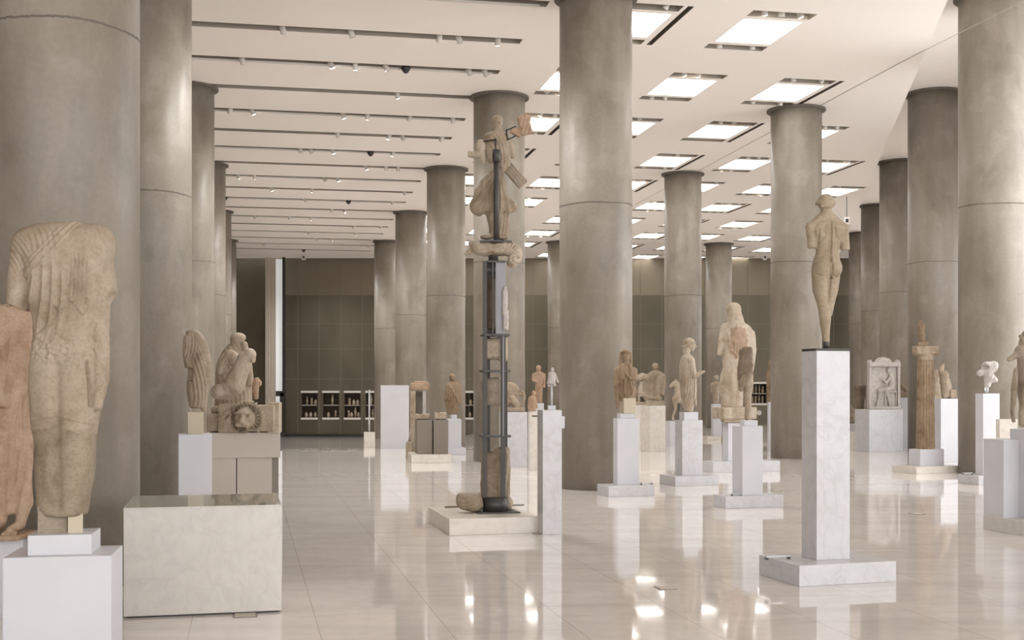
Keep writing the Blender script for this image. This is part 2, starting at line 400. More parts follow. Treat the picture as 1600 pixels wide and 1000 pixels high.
column(931, 17.0, .508, CZ, [jz(317, 16.6)], 'tall concrete column in the centre of the picture, top out of sight', 96)
column(780, Yt(152), .485, CZ, [jz(409, 22.5)], 'concrete column directly behind the steel stand with the winged figure')
column(697, Yt(264), .485, CZ, [jz(461, 30)], 'concrete column behind the small draped statue, left of centre')
column(642, Yt(332), .49, CZ, [jz(492, 38)], 'concrete column behind the tall white panel')
column(605, Yt(377), .49, CZ, [jz(514, 46)], 'farthest and shortest looking concrete column left of centre')
column(1244, Yt(172), .495, CZ, [jz(412, 24)], 'concrete column right of centre, behind the nude youth')
column(1067, Yt(272), .475, CZ, [jz(462, 31)], 'concrete column behind the draped statue in profile')
column(1123, Yt(381), .5, CZ, [jz(512, 46)], 'far concrete column behind the large standing figure')
column(876, Yt(378), .5, CZ, [jz(512, 46)], 'far concrete column mostly hidden left of the centre column')
DD = [(1553, 19.75, .55, 324, 'concrete column at the right edge of the picture'), (1459, Yd(146), .54, 412, 'concrete column behind the fluted stone column'),
      (1405, Yd(253), .54, 458, 'concrete column in the right row behind the relief slab'), (1370, Yd(321), .54, 487, 'fourth concrete column in the right row'),
      (1347, Yd(364), .54, 507, 'farthest concrete column of the right row')]
for cx, Y, r, j, lab in DD: column(cx, Y, r, DZ, [jz(j, Y)], lab)

# ------------------------------------------------------------ walls
WY = 52.4
niches = [(xat(a, WY), xat(b, WY)) for a, b in ((471, 496), (504.5, 529.5), (538, 563), (571.5, 596.5), (605, 630), (715, 740), (748, 773), (1172.5, 1197.5), (1206, 1231))]
def nz(x): return (zat(653, WY), zat(613, WY)) if x < 0 else (zat(630.5, WY), zat(599, WY))
def grid_wall(name, xs, zs, hole, y, m, thick=.1):
    bm = bmesh.new(); xs = sorted(set(xs)); zs = sorted(set(zs)); V = {}
    def vt(i, j):
        if (i, j) not in V: V[i, j] = bm.verts.new((xs[i], y, zs[j]))
        return V[i, j]
    for i in range(len(xs)-1):
        for j in range(len(zs)-1):
            if not hole((xs[i]+xs[i+1])/2, (zs[j]+zs[j+1])/2): bm.faces.new((vt(i, j), vt(i+1, j), vt(i+1, j+1), vt(i, j+1)))
    me = bpy.data.meshes.new(name); bm.to_mesh(me); bm.free(); return struct(link(name, me, m))
x0 = xat(446, WY); x1 = xat(1420, WY)
xs = [x0, x1]+[a for n in niches for a in n]; zb = zat(461, WY)
zs = [-1.5, zb]+[z for n in niches for z in nz(n[0])]
grid_wall('wall_back', xs, zs, lambda x, z: any(a < x < b and nz(a)[0] < z < nz(a)[1] for a, b in niches), WY, 'metalwall')
struct(boxo('wall_back', ((x0+x1)/2, WY+.12, (zb+8)/2), (x1-x0, .2, 8-zb), 'metalwall2'))
bm = bmesh.new()
px = 446+.0
k = 0
for p in np.arange(465.0, 1420, 33.5):
    box(bm, (xat(p, WY), WY-.004, 2.6), (.014, .008, 8.2))
for p in (461, 506, 545, 592):
    box(bm, ((x0+x1)/2, WY-.006, zat(p, WY)), (x1-x0, .008, .014))
struct(bmobj('trim_3', bm, 'darkpanel'))
struct(boxo('baseboard_back', ((x0+x1)/2, WY-.03, -.78), (x1-x0, .05, .16), 'black'))
struct(boxo('wall_back', (xat(390, 53.2), 53.4, 3), (4.6, .2, 9.4), 'metalwall'))
struct(boxo('wall_left', (-13.6, 22, 3), (.3, 62, 9), 'concrete'))
# ribbed band and glazing strip left of the cladding
bm = bmesh.new()
for p in np.arange(416, 430.5, 2.4): box(bm, (xat(p, 51.9), 51.9+.1*((p*5) % 2), 2.7), (.045, .12, 8.9))
box(bm, (xat(423, 52.1), 52.12, 2.7), (.42, .1, 8.9)); struct(bmobj('wall_ribbed', bm, 'ribs'))
M['skylit'] = emis('daylit_frosted_glass', (.95, .98, 1.0), .15)
boxes = struct(boxo('window_1', (xat(436, 52), 52.05, 3.4), (.30, .04, 6.8), 'skylit'))
bm = bmesh.new()
for p in (430.5, 433, 436, 439, 441): box(bm, (xat(p, 51.95), 51.98, 3.4), (.02, .06, 6.9))
for p in (508, 545): box(bm, (xat(436, 51.9), 51.9, zat(p, 51.9)), (.32, .08, .06))
bmobj('window_frame', bm, 'black', boxes)
bm = bmesh.new(); box(bm, (xat(443.5, 51.8), 51.8, 2.7), (.09, .2, 9)); box(bm, (xat(438, 51.6), 51.6, zat(615, 51.6)), (.35, .2, .22)); box(bm, (xat(441, 51.6), 51.6, zat(649, 51.6)), (.17, .2, 1.9))
struct(bmobj('trim_4', bm, 'black'))
# display cases in the wall
figs = []
def fig_mesh(kind):
    bm = bmesh.new()
    if kind == 0: prof = [(.03, 0), (.05, .02), (.028, .08), (.05, .16), (.055, .22), (.02, .27), (.035, .30), (.04, .34), (.02, .38)]
    elif kind == 1: prof = [(.05, 0), (.07, .05), (.085, .12), (.06, .18), (.035, .21), (.05, .24)]
    elif kind == 2: prof = [(.06, 0), (.07, .10), (.045, .20), (.06, .26), (.055, .30), (.02, .33)]
    else: prof = [(.04, 0), (.035, .10), (.06, .22), (.065, .30), (.025, .34), (.045, .39), (.04, .44), (.015, .47)]
    lathe(bm, prof, 14); rn = random.Random(kind)
    for v in bm.verts: v.co.x *= 1.2; v.co += Vector((rn.uniform(-1, 1), rn.uniform(-1, 1), 0))*.006
    me = bpy.data.meshes.new('small_find'); bmesh.ops.recalc_face_normals(bm, faces=bm.faces); bm.to_mesh(me); bm.free()
    me.polygons.foreach_set('use_smooth', [True]*len(me.polygons)); me.materials.append(M['stone_pale' if kind % 2 else 'stone']); return me
FM = [fig_mesh(i) for i in range(4)]
layouts = [([(.3, 0), (.62, 2), (.9, 1)], [(.25, 1), (.55, 1), (.88, 1)]), ([(.58, 3)], [(.3, 1), (.8, 2)]), ([(.28, 2), (.58, 1), (.85, 1)], [(.22, 2), (.42, 1), (.68, 3), (.9, 1)]),
           ([(.3, 3), (.8, 1)], [(.4, 0), (.6, 2)]), ([(.5, 1)], [(.5, 1)]), ([(.85, 1)], [(.8, 1)]), ([(.3, 1), (.7, 2)], [(.5, 2)]),
           ([(.15, 2), (.38, 0), (.62, 0), (.86, 2)], [(.12, 2), (.36, 2), (.6, 0), (.84, 2)]), ([(.3, 2), (.7, 2)], [(.3, 0), (.7, 0)])]
cnames = ['leftmost wall case, left of the thin rod', 'second wall case from the left', 'third wall case from the left', 'fourth wall case from the left, behind the thin rod', 'wall case hidden by the tall white panel',
          'wall case right of the small draped statue', 'wall case behind the steel stand', 'wall case behind the large standing figure on the right', 'far wall case hidden by the column behind the nude youth']
cshort = ['leftmost wall case', 'second wall case from left', 'third wall case from left', 'wall case behind the rod', 'x', 'wall case right of draped statuette', 'wall case behind the steel stand', 'wall case far right', 'x']
for i, (a, b) in enumerate(niches):
    z0, z1 = nz(a); cx = (a+b)/2; W = b-a
    t = thing('wall_display_case', cnames[i]+', dark niche with small finds', 'display case', (cx, WY, z0), 0, 'display cases in the back wall')
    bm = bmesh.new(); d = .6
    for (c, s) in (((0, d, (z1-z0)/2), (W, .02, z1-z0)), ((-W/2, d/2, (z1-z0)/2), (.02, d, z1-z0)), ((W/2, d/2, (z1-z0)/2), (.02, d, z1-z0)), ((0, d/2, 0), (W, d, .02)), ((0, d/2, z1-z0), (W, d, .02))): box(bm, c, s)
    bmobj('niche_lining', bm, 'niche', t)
    bm = bmesh.new(); box(bm, (0, -.02, z1-z0+.02), (W+.04, .05, .09)); bmobj('top_trim', bm, 'trimline', t)
    bm = bmesh.new(); box(bm, (0, -.02, -.03), (W+.04, .05, .09)); bmobj('bottom_trim', bm, 'trimline', t)
    boxo('shelf', (0, d/2+.02, (z1-z0)*.49), (W-.02, d-.04, .03), 'greige', t)
    if i in (4, 8): continue
    for r, lay in enumerate(layouts[i]):
        zz = z0+((z1-z0)*.49+.016 if r == 0 else .012)
        for n, (fx, kd) in enumerate(lay):
            o = bpy.data.objects.new('terracotta_find', FM[kd]); COL.objects.link(o); o.location = (a+W*fx*.9+.03, WY+.16, zz)
            o.scale = (.72, .72, .95); tag(o, '%s pale find, %s on the %s shelf, %s' % (['slender', 'squat', 'stubby', 'tall'][kd], ORD[n], 'upper' if r == 0 else 'lower', cshort[i]), 'figurine', 'small finds in the wall cases')
# right glazed wall
def gp(s, z, off=0): Y = s; return Vector((gx(Y)+off, Y, z))
gl = struct(thing('window_2', 'x', 'x')); del gl['label']; del gl['category']
bm = bmesh.new()
for Y in np.arange(-8, 60, 2.2): box(bm, gp(Y, 3.3), (.08, .18, 7.6), Matrix.Rotation(-TD, 4, 'Z'))
bmobj('window_mullion', bm, 'steel_light', gl)
q_ = [gp(-9, 6.25), gp(60, 6.25), gp(60, 8), gp(-9, 8)]
bm = bmesh.new(); bm.faces.new([bm.verts.new(p) for p in q_]); bmobj('window_head', bm, 'steel', gl)
q_ = [gp(-9, -1.5), gp(60, -1.5), gp(60, .25), gp(-9, .25)]
bm = bmesh.new(); bm.faces.new([bm.verts.new(p) for p in q_]); bmobj('window_sill', bm, 'plaster', gl)

# ------------------------------------------------------------ boxes seen by their corners
def solve(P0, d, px):
    k = (px-800)/F; return (k*P0.y-P0.x)/(d.x-k*d.y)
class Rect: pass
def frame(yaw): y = math.radians(yaw); return Vector((-math.sin(y), math.cos(y), 0)), Vector((math.cos(y), math.sin(y), 0))
def mkrect(P0, a, b, mode, yaw):
    u, v = frame(yaw); r = Rect(); r.yaw = yaw; r.a = a; r.b = b
    r.c = P0+u*(a/2)+v*(b/2)*(1 if mode == 'L' else -1); r.c.z = 0; return r
def rect_floor(l, c, r, py, yaw, mode='L', depth=None):
    X, Y = fl(c, py); P0 = Vector((X, Y, 0)); u, v = frame(yaw)
    if mode == 'L': a = solve(P0, u, l); b = solve(P0, v, r)
    else: a = solve(P0, u, r); b = solve(P0, -v, l)
    return mkrect(P0, depth or a, b, mode, yaw)
def rect_on(base, l, c, r, yaw=None, mode='L', depth=None, back=0):
    yaw = base.yaw if yaw is None else yaw; u, v = frame(yaw); Y = base.c.y
    for _ in range(25):
        P0 = Vector((xat(c, Y), Y, 0))
        if mode == 'L': a = solve(P0, u, l); b = solve(P0, v, r)
        else: a = solve(P0, u, r); b = solve(P0, -v, l)
        a = depth or a
        cen = P0+u*(a/2)+v*(b/2)*(1 if mode == 'L' else -1)
        Y += (base.c.y+back-cen.y)*.7
    return mkrect(P0, a, b, mode, yaw)
def rbox(name, R, z0, z1, m, parent, org, bev=.004, sc_=1.0):
    o = boxo(name, (R.c.x-org.x, R.c.y-org.y, (z0+z1)/2-org.z), (R.b*sc_, R.a*sc_, z1-z0), m, parent, math.radians(R.yaw), bev); return o
def nearY(R, px):   # depth of the near corner
    u, v = frame(R.yaw); return min((R.c+u*s*R.a/2+v*q*R.b/2).y for s in (-1, 1) for q in (-1, 1))
def pedestal(label, mats, base=None, shaft=None, plinth=None, yaw=17, mode='L', name='display_pedestal', floor=None, depth=(None, None, None), back=0, group='display pedestals'):
    """base/shaft/plinth = (left px, corner px, right px, top y px [, bottom y px for the one on the floor])"""
    lv = [(n, s, d) for n, s, d in (('base_slab', base, depth[0]), ('shaft', shaft, depth[1]), ('plinth', plinth, depth[2])) if s]
    R = None; z = None; t = None; org = None
    for i, (n, s, d) in enumerate(lv):
        if R is None: R = rect_floor(s[0], s[1], s[2], s[4], yaw, mode, d); z = fz(R.c.x, R.c.y); org = Vector((R.c.x, R.c.y, z)); t = thing(name, label, 'pedestal', org, 0, group)
        else: R = rect_on(R, s[0], s[1], s[2], None, mode, d, back if n == 'shaft' else 0)
        z1 = zat(s[3], nearY(R, s[1])); z1 = max(z1, z+.02)
        rbox(n, R, z, z1, mats[min(i, len(mats)-1)], t, org); z = z1
    R.z = z; R.t = t; return R

# ------------------------------------------------------------ sculpting (signed distance field -> surface nets)
rs = np.random.RandomState(3); LAT = rs.rand(32, 32, 32).astype(np.float32)
def vnoise(p, s):
    q = p/s; i = np.floor(q).astype(int); f = q-i; f = f*f*(3-2*f); r = 0
    for dx in (0, 1):
        for dy in (0, 1):
            for dz in (0, 1):
                wgt = (f[:, 0] if dx else 1-f[:, 0])*(f[:, 1] if dy else 1-f[:, 1])*(f[:, 2] if dz else 1-f[:, 2])
                r = r+wgt*LAT[(i[:, 0]+dx) & 31, (i[:, 1]+dy) & 31, (i[:, 2]+dz) & 31]
    return r*2-1
class Sculpt:
    """authored in photo pixels at the depth where the piece stands: x right, y down, d away from the viewer"""
    def __init__(s, x0, x1, y0, y1, d0, d1, res):
        pad = 3*res; s.res = res
        s.ax = [np.arange(x0-pad, x1+pad, res, dtype=np.float32), np.arange(d0-pad, d1+pad, res, dtype=np.float32), np.arange(y0-pad, y1+pad, res, dtype=np.float32)]
        s.d = np.full([len(a) for a in s.ax], 50., np.float32); s.disp = []; s.tint = []
    def reg(s, lo, hi, m):
        sl = []
        for a, l, h in zip(s.ax, lo, hi):
            i = max(0, np.searchsorted(a, l-m)-1); j = min(len(a), np.searchsorted(a, h+m)+1); sl.append(slice(i, max(j, i)))
        g = np.meshgrid(*[a[q] for a, q in zip(s.ax, sl)], indexing='ij', sparse=True); return tuple(sl), g
    def comb(s, sl, v, k, sub=False):
        a = s.d[sl]; k = k*.65
        if a.size == 0: return
        if sub:
            v = -v; h = np.maximum(k-np.abs(a-v), 0)/max(k, 1e-6); s.d[sl] = np.maximum(a, v)+h*h*k*.25
        else:
            h = np.maximum(k-np.abs(a-v), 0)/max(k, 1e-6); s.d[sl] = np.minimum(a, v)-h*h*k*.25
    def cap(s, A, B, ra, rb=None, k=2., sub=False):
        rb = ra if rb is None else rb
        A = (A[0], A[2] if len(A) > 2 else 0, A[1]); B = (B[0], B[2] if len(B) > 2 else 0, B[1]); mr = max(ra, rb)
        sl, (X, D, Z) = s.reg([min(a, b)-mr for a, b in zip(A, B)], [max(a, b)+mr for a, b in zip(A, B)], k+3*s.res)
        ba = [b-a for a, b in zip(A, B)]; L = max(sum(q*q for q in ba), 1e-6)
        t = np.clip(((X-A[0])*ba[0]+(D-A[1])*ba[1]+(Z-A[2])*ba[2])/L, 0, 1)
        v = np.sqrt((X-A[0]-t*ba[0])**2+(D-A[1]-t*ba[1])**2+(Z-A[2]-t*ba[2])**2)-(ra+(rb-ra)*t)
        s.comb(sl, v, k, sub); return s
    def chain(s, pts, k=2., sub=False):
        mr = max(p[3] for p in pts); Q = [(p[0], p[2], p[1], p[3]) for p in pts]
        sl, (X, D, Z) = s.reg([min(q[i] for q in Q)-mr for i in range(3)], [max(q[i] for q in Q)+mr for i in range(3)], k+3*s.res)
        v = None
        for A, B in zip(Q, Q[1:]):
            ba = [B[i]-A[i] for i in range(3)]; L = max(sum(q*q for q in ba), 1e-6)
            t = np.clip(((X-A[0])*ba[0]+(D-A[1])*ba[1]+(Z-A[2])*ba[2])/L, 0, 1); tt = t*t*(3-2*t)*.35+t*.65
            w_ = np.sqrt((X-A[0]-t*ba[0])**2+(D-A[1]-t*ba[1])**2+(Z-A[2]-t*ba[2])**2)-(A[3]+(B[3]-A[3])*tt)
            v = w_ if v is None else np.minimum(v, w_)
        s.comb(sl, v, k, sub); return s
    def ell(s, c, r, k=2., sub=False, rz=0, ry=0):
        """radii r = (x, d, y); rz turns about the vertical, ry tips in the picture plane (radians)"""
        m = max(r); C = (c[0], c[2] if len(c) > 2 else 0, c[1])
        sl, (X, D, Z) = s.reg([q-m for q in C], [q+m for q in C], k+3*s.res)
        x, d, z = X-C[0], D-C[1], Z-C[2]
        if ry: x, z = x*math.cos(ry)+z*math.sin(ry), -x*math.sin(ry)+z*math.cos(ry)
        if rz: x, d = x*math.cos(rz)+d*math.sin(rz), -x*math.sin(rz)+d*math.cos(rz)
        q = np.sqrt((x/r[0])**2+(d/r[1])**2+(z/r[2])**2)
        v = (q-1)*min(r)*np.clip(.4+q*.6, .4, 1)
        s.comb(sl, v, k, sub); return s
    def box(s, c, h, rnd=1., k=1., sub=False, ry=0, rz=0):
        """half sizes h = (x, d, y)"""
        m = math.sqrt(sum(q*q for q in h)) if (ry or rz) else 0
        C = (c[0], c[2] if len(c) > 2 else 0, c[1]); e = [m or q for q in h]
        sl, (X, D, Z) = s.reg([q-w for q, w in zip(C, e)], [q+w for q, w in zip(C, e)], k+3*s.res)
        x, d, z = X-C[0], D-C[1], Z-C[2]
        if ry: x, z = x*math.cos(ry)+z*math.sin(ry), -x*math.sin(ry)+z*math.cos(ry)
        if rz: x, d = x*math.cos(rz)+d*math.sin(rz), -x*math.sin(rz)+d*math.cos(rz)
        qx, qd, qz = np.abs(x)-h[0]+rnd, np.abs(d)-h[1]+rnd, np.abs(z)-h[2]+rnd
        v = np.sqrt(np.maximum(qx, 0)**2+np.maximum(qd, 0)**2+np.maximum(qz, 0)**2)+np.minimum(np.maximum(np.maximum(qx, qd), qz), 0)-rnd
        s.comb(sl, v, k, sub); return s
    def loft(s, rows, k=2., p=2.4, rnd=3.):
        """rows: (y, centre x, half width, half depth, centre d)"""
        R = np.array([tuple(r)+(0,)*(5-len(r)) for r in rows], float); R = R[R[:, 0].argsort()]
        lo = [(R[:, 1]-R[:, 2]).min(), (R[:, 4]-R[:, 3]).min(), R[0, 0]]; hi = [(R[:, 1]+R[:, 2]).max(), (R[:, 4]+R[:, 3]).max(), R[-1, 0]]
        sl, (X, D, Z) = s.reg(lo, hi, k+3*s.res)
        z = Z[0, 0]; yy = np.clip(z, R[0, 0], R[-1, 0])
        def cub(c):
            t = np.interp(yy, R[:, 0], np.arange(len(R))); i = np.clip(t.astype(int), 0, len(R)-2); f = t-i; v = R[:, c]
            g = lambda j: v[np.clip(j, 0, len(R)-1)]
            return .5*(2*g(i)+(g(i+1)-g(i-1))*f+(2*g(i-1)-5*g(i)+4*g(i+1)-g(i+2))*f*f+(-g(i-1)+3*g(i)-3*g(i+1)+g(i+2))*f**3)
        cx, hw, hd, cd = [cub(c).astype(np.float32)[None, None, :] for c in (1, 2, 3, 4)]
        hw = np.maximum(hw, .3); hd = np.maximum(hd, .3)
        q = (np.abs((X-cx)/hw)**p+np.abs((D-cd)/hd)**p)**(1/p)
        v = (q-1)*np.minimum(hw, hd)
        e = np.maximum(R[0, 0]-Z, Z-R[-1, 0])
        a, b = v+rnd, e+rnd
        v = np.sqrt(np.maximum(a, 0)**2+np.maximum(b, 0)**2)+np.minimum(np.maximum(a, b), 0)-rnd
        s.comb(sl, v.astype(np.float32), k); return s
    def cut(s, p, n, rough=0., box=None):
        """remove everything on the n side of the plane through p; (x, y, d)"""
        L = math.sqrt(sum(q*q for q in n)); n = [q/L for q in n]
        if box: sl, (X, D, Z) = s.reg([box[0], box[4] if len(box) > 4 else -1e3, box[2]], [box[1], box[5] if len(box) > 5 else 1e3, box[3]], 0)
        else: sl, (X, D, Z) = s.reg([-1e5]*3, [1e5]*3, 0)
        pd = p[2] if len(p) > 2 else 0; nd_ = n[2] if len(n) > 2 else 0
        v = (X-p[0])*n[0]+(Z-p[1])*n[1]+(D-pd)*nd_
        if rough: q_ = .35/max(s.res, .5); v = v+.8*rough*(np.sin(X*q_*.6+Z*q_*.3)+np.sin(D*q_*.8-Z*.2+1)+.5*np.sin(X*q_*1.3+D*q_*.9))
        s.d[sl] = np.maximum(s.d[sl], v); return s
    def folds(s, c, r, ang, wl, amp, bend=0., ph=0., sharp=0):
        """pleats inside a soft ellipse c, r(x, y); ang = direction the folds RUN, degrees from vertical"""
        s.disp.append(('f', c, r, math.radians(ang), wl, amp, bend, ph, sharp)); return s
    def fan(s, c, org, rr, n, amp, ph=0.):
        s.disp.append(('r', c, org, rr, n, amp, ph)); return s
    def ridge(s, pts, wd, amp):
        s.disp.append(('l', pts, wd, amp)); return s
    def tinted(s, fn): s.tint.append(fn); return s
    def rough(s, amp, wl, c=None, r=None): s.disp.append(('n', amp, wl, c, r)); return s
    def mesh(s, name):
        d = s.d; inside = d < 0; act = np.zeros([n-1 for n in d.shape], bool); cs = [(i, j, k) for i in (0, 1) for j in (0, 1) for k in (0, 1)]
        cnt = np.zeros(act.shape, np.int8); n0, n1, n2 = act.shape
        for (i, j, k) in cs: cnt += inside[i:i+n0, j:j+n1, k:k+n2]
        act = (cnt > 0) & (cnt < 8); I = np.argwhere(act); idx = np.full(act.shape, -1, np.int64); idx[act] = np.arange(len(I))
        acc = np.zeros((len(I), 3)); num = np.zeros(len(I))
        for a in cs:
            for ax in range(3):
                if a[ax]: continue
                b = list(a); b[ax] = 1
                va = d[I[:, 0]+a[0], I[:, 1]+a[1], I[:, 2]+a[2]]; vb = d[I[:, 0]+b[0], I[:, 1]+b[1], I[:, 2]+b[2]]
                cr = (va < 0) != (vb < 0); t = np.where(cr, va/np.where(cr, va-vb, 1), 0)
                p = np.array(a, float)[None, :].repeat(len(I), 0); p[:, ax] = t; acc[cr] += p[cr]; num[cr] += 1
        V = I+acc/num[:, None]
        V = np.stack([s.ax[0][0]+V[:, 0]*s.res, s.ax[1][0]+V[:, 1]*s.res, s.ax[2][0]+V[:, 2]*s.res], 1)
        Q = []
        for ax in range(3):
            o = [q for q in range(3) if q != ax]
            A = np.take(inside, range(0, d.shape[ax]-1), ax); B = np.take(inside, range(1, d.shape[ax]), ax)
            E = np.argwhere(A != B); ok = (E[:, o[0]] > 0) & (E[:, o[1]] > 0) & (E[:, o[0]] < d.shape[o[0]]-1) & (E[:, o[1]] < d.shape[o[1]]-1); E = E[ok]
            def at(da, db):
                F_ = E.copy(); F_[:, o[0]] -= da; F_[:, o[1]] -= db; return idx[F_[:, 0], F_[:, 1], F_[:, 2]]
            q = np.stack([at(1, 1), at(0, 1), at(0, 0), at(1, 0)], 1)
            fl_ = A[E[:, 0], E[:, 1], E[:, 2]]
            if ax == 1: fl_ = ~fl_
            q[~fl_] = q[~fl_][:, ::-1]; Q.append(q)
        Q = np.concatenate(Q)
        # light smoothing
        for _ in range(1):
            e = np.concatenate([Q[:, [0, 1]], Q[:, [1, 2]], Q[:, [2, 3]], Q[:, [3, 0]]]); acc = np.zeros_like(V); c = np.zeros(len(V))
            np.add.at(acc, e[:, 0], V[e[:, 1]]); np.add.at(c, e[:, 0], 1); V = V*.65+.35*acc/np.maximum(c, 1)[:, None]
        # normals
        fn = np.cross(V[Q[:, 2]]-V[Q[:, 0]], V[Q[:, 3]]-V[Q[:, 1]]); N = np.zeros_like(V)
        for c in range(4): np.add.at(N, Q[:, c], fn)
        N /= np.maximum(np.linalg.norm(N, axis=1), 1e-9)[:, None]
        ctr = V.mean(0)
        if ((V-ctr)*N).sum() < 0: N = -N; Q = Q[:, ::-1]
        x, D, z = V[:, 0], V[:, 1], V[:, 2]; off = np.zeros(len(V))
        for f in s.disp:
            if f[0] == 'f':
                _, c, r, a, wl, amp, bend, ph, sharp = f
                mk = np.clip(2.2*(1-np.sqrt(((x-c[0])/r[0])**2+((z-c[1])/r[1])**2)), 0, 1)
                across = (x-c[0])*math.cos(a)+(z-c[1])*math.sin(a)+D*.55; along = -(x-c[0])*math.sin(a)+(z-c[1])*math.cos(a)
                w_ = across+bend*along**2/max(r)*.6+.22*wl*vnoise(V+ph*7, wl*4)
                y = np.sin(2*PI*w_/wl+ph)
                if sharp: y = 1-2*np.abs(np.sin(PI*w_/wl+ph))**.7
                off += .75*amp*mk*y
            elif f[0] == 'r':
                _, c, org, rr, n, amp, ph = f
                mk = np.clip(2.2*(1-np.sqrt(((x-c[0])/rr[0])**2+((z-c[1])/rr[1])**2)), 0, 1)
                off += amp*mk*(1-2*np.abs(np.sin(n*np.arctan2(x-org[0]+.3*D, z-org[1])+ph))**.8)
            elif f[0] == 'l':
                _, pts, wd, amp = f; best = np.full(len(V), 1e9)
                for A, B in zip(pts, pts[1:]):
                    bx, bz = B[0]-A[0], B[1]-A[1]; t = np.clip(((x-A[0])*bx+(z-A[1])*bz)/(bx*bx+bz*bz+1e-6), 0, 1)
                    best = np.minimum(best, (x-A[0]-t*bx)**2+(z-A[1]-t*bz)**2)
                off += amp*np.exp(-best/wd**2)*np.clip(-N[:, 1]*2+.3, 0, 1)
            else:
                _, amp, wl, c, r = f
                mk = 1 if c is None else np.clip(2*(1-np.sqrt(((x-c[0])/r[0])**2+((z-c[1])/r[1])**2)), 0, 1)
                off += .5*amp*mk*(vnoise(V, wl)+.5*vnoise(V+9, wl*.45))
        V = V+N*off[:, None]
        s.V, s.Q = V, Q; return s
    def place(s, name, m, Y, ztop, parent=None, cx=None, keep=False, org=None):
        """metres: px at depth Y; bottom dropped on ztop"""
        s.mesh(name); V = s.V; k = Y/F; cx = (V[:, 0].min()+V[:, 0].max())/2 if cx is None else cx
        X = (V[:, 0]-800)*k; Z = EYE+(HY-V[:, 2])*k; D = Y+V[:, 1]*k
        sh = 0 if keep or ztop is None else ztop-Z.min()
        if org is None: org = ((cx-800)*k, Y, (Z.min()+sh))
        co = np.stack([X-org[0], D-org[1], Z+sh-org[2]], 1).astype(np.float32)
        me = bpy.data.meshes.new(name); me.vertices.add(len(co)); me.vertices.foreach_set('co', co.ravel())
        nq = len(s.Q); me.loops.add(nq*4); me.loops.foreach_set('vertex_index', s.Q.ravel().astype(np.int32))
        me.polygons.add(nq); me.polygons.foreach_set('loop_start', np.arange(0, nq*4, 4, dtype=np.int32))
        me.polygons.foreach_set('use_smooth', np.ones(nq, bool)); me.update(calc_edges=True)
        o = link(name, me, m, parent)
        if parent is None: o.location = org
        if s.tint:
            Vf = V[s.Q].mean(1); mi = np.zeros(nq, np.int32)
            for n, fn in enumerate(s.tint): mi[fn(Vf[:, 0], Vf[:, 2], Vf[:, 1])] = n+1
            me.polygons.foreach_set('material_index', mi)
        s.d = None; s.org = org; s.sh = sh; return o
def head(S, x, y, h, yaw, d=0, hair='cap', k=1.2, long=0.0):
    """h head height, yaw 0 faces the viewer, 90 faces right, 180 away"""
    a = math.radians(yaw); fx, fd = math.sin(a), -math.cos(a); rx, rd = math.cos(a), math.sin(a)
    L = lambda r, up, f: (x+rx*r*h+fx*f*h, y-up*h, d+rd*r*h+fd*f*h)
    S.ell(L(0, .06, -.03), (.37*h, .43*h, .43*h), k, rz=a); S.ell(L(0, -.12, .10), (.28*h, .30*h, .36*h), k, rz=a)
    S.ell(L(0, -.36, .20), (.13*h, .12*h, .12*h), k*1.5, rz=a)
    S.cap(L(-.15, .03, .345), L(.15, .03, .345), .05*h, None, k)
    S.cap(L(0, .0, .37), L(0, -.16, .47), .04*h, .065*h, k*.6)
    S.cap(L(-.09, -.25, .36), L(.09, -.25, .36), .045*h, None, k*.5)
    for q in (-1, 1):
        S.ell(L(.145*q, -.03, .40), (.085*h, .05*h, .045*h), k*.3, sub=True, rz=a)
        S.ell(L(.145*q, -.03, .335), (.07*h, .05*h, .035*h), k*.3, rz=a)
        S.ell(L(.335*q, -.08, 0), (.035*h, .07*h, .11*h), k*.5, rz=a)
    if hair in ('cap', 'band'):
        S.ell(L(0, .16, -.08), (.40*h, .44*h, .37*h), k*.5, rz=a)
    if hair == 'band':
        for i in range(14):
            b = 2*PI*i/14; S.ell(L(.41*math.sin(b), -.02+.12*(math.cos(b) > 0), .42*math.cos(b)-.04), (.10*h, .10*h, .09*h), k*.4)
    if long: 
        S.cap(L(0, .0, -.2), L(0, -.5-long, -.22), .34*h, .30*h, k*2)

_lab = {}
def sculpt_thing(S, name, label, cat, m, R=None, Y=None, z=None, keep=False, cx=None):
    o = S.place(name, m, Y or R.c.y, z if z is not None else (R.z if R else None), None, cx, keep); tag(o, label, cat); return o
# ============================================================ LEFT FOREGROUND
R = pedestal('large white pedestal in the left foreground carrying the big headless draped statue', ['white', 'white'], (4, 174, 192, 872, 1030), None, (43, 143, 157, 837), mode='R', yaw=10, depth=(.42, None, .30))
S = Sculpt(8, 186, 344, 822, -64, 64, 1.25)
S.loft([(352, 98, 50, 26, 4), (362, 98, 66, 32, 2), (385, 98, 74, 37, 0), (420, 104, 62, 40, 0), (470, 106, 58, 38, 0), (520, 104, 53, 34, 0), (560, 104, 56, 36, 0), (600, 104, 56, 37, 0), (650, 102, 52, 36, 0), (690, 102, 46, 34, 0), (730, 102, 45, 33, 0), (775, 99, 40, 31, 2), (806, 98, 37, 29, 2)], 3, 2.6, 6)
S.ell((98, 372, 2), (72, 33, 24), 10)
S.chain([(44, 384, 0, 25), (33, 430, -2, 19), (30, 482, -4, 17.5)], 8); S.cut((30, 481), (-.42, 1), .8, (0, 50, 430, 520))
S.ell((152, 386, -2), (27, 30, 36), 10)
S.chain([(158, 420, 4, 20), (163, 452, 6, 18), (152, 470, 6, 17)], 9)
S.chain([(156, 460, 0, 15), (160, 540, -10, 14), (163, 590, -14, 12), (157, 634, -14, 8)], 5)
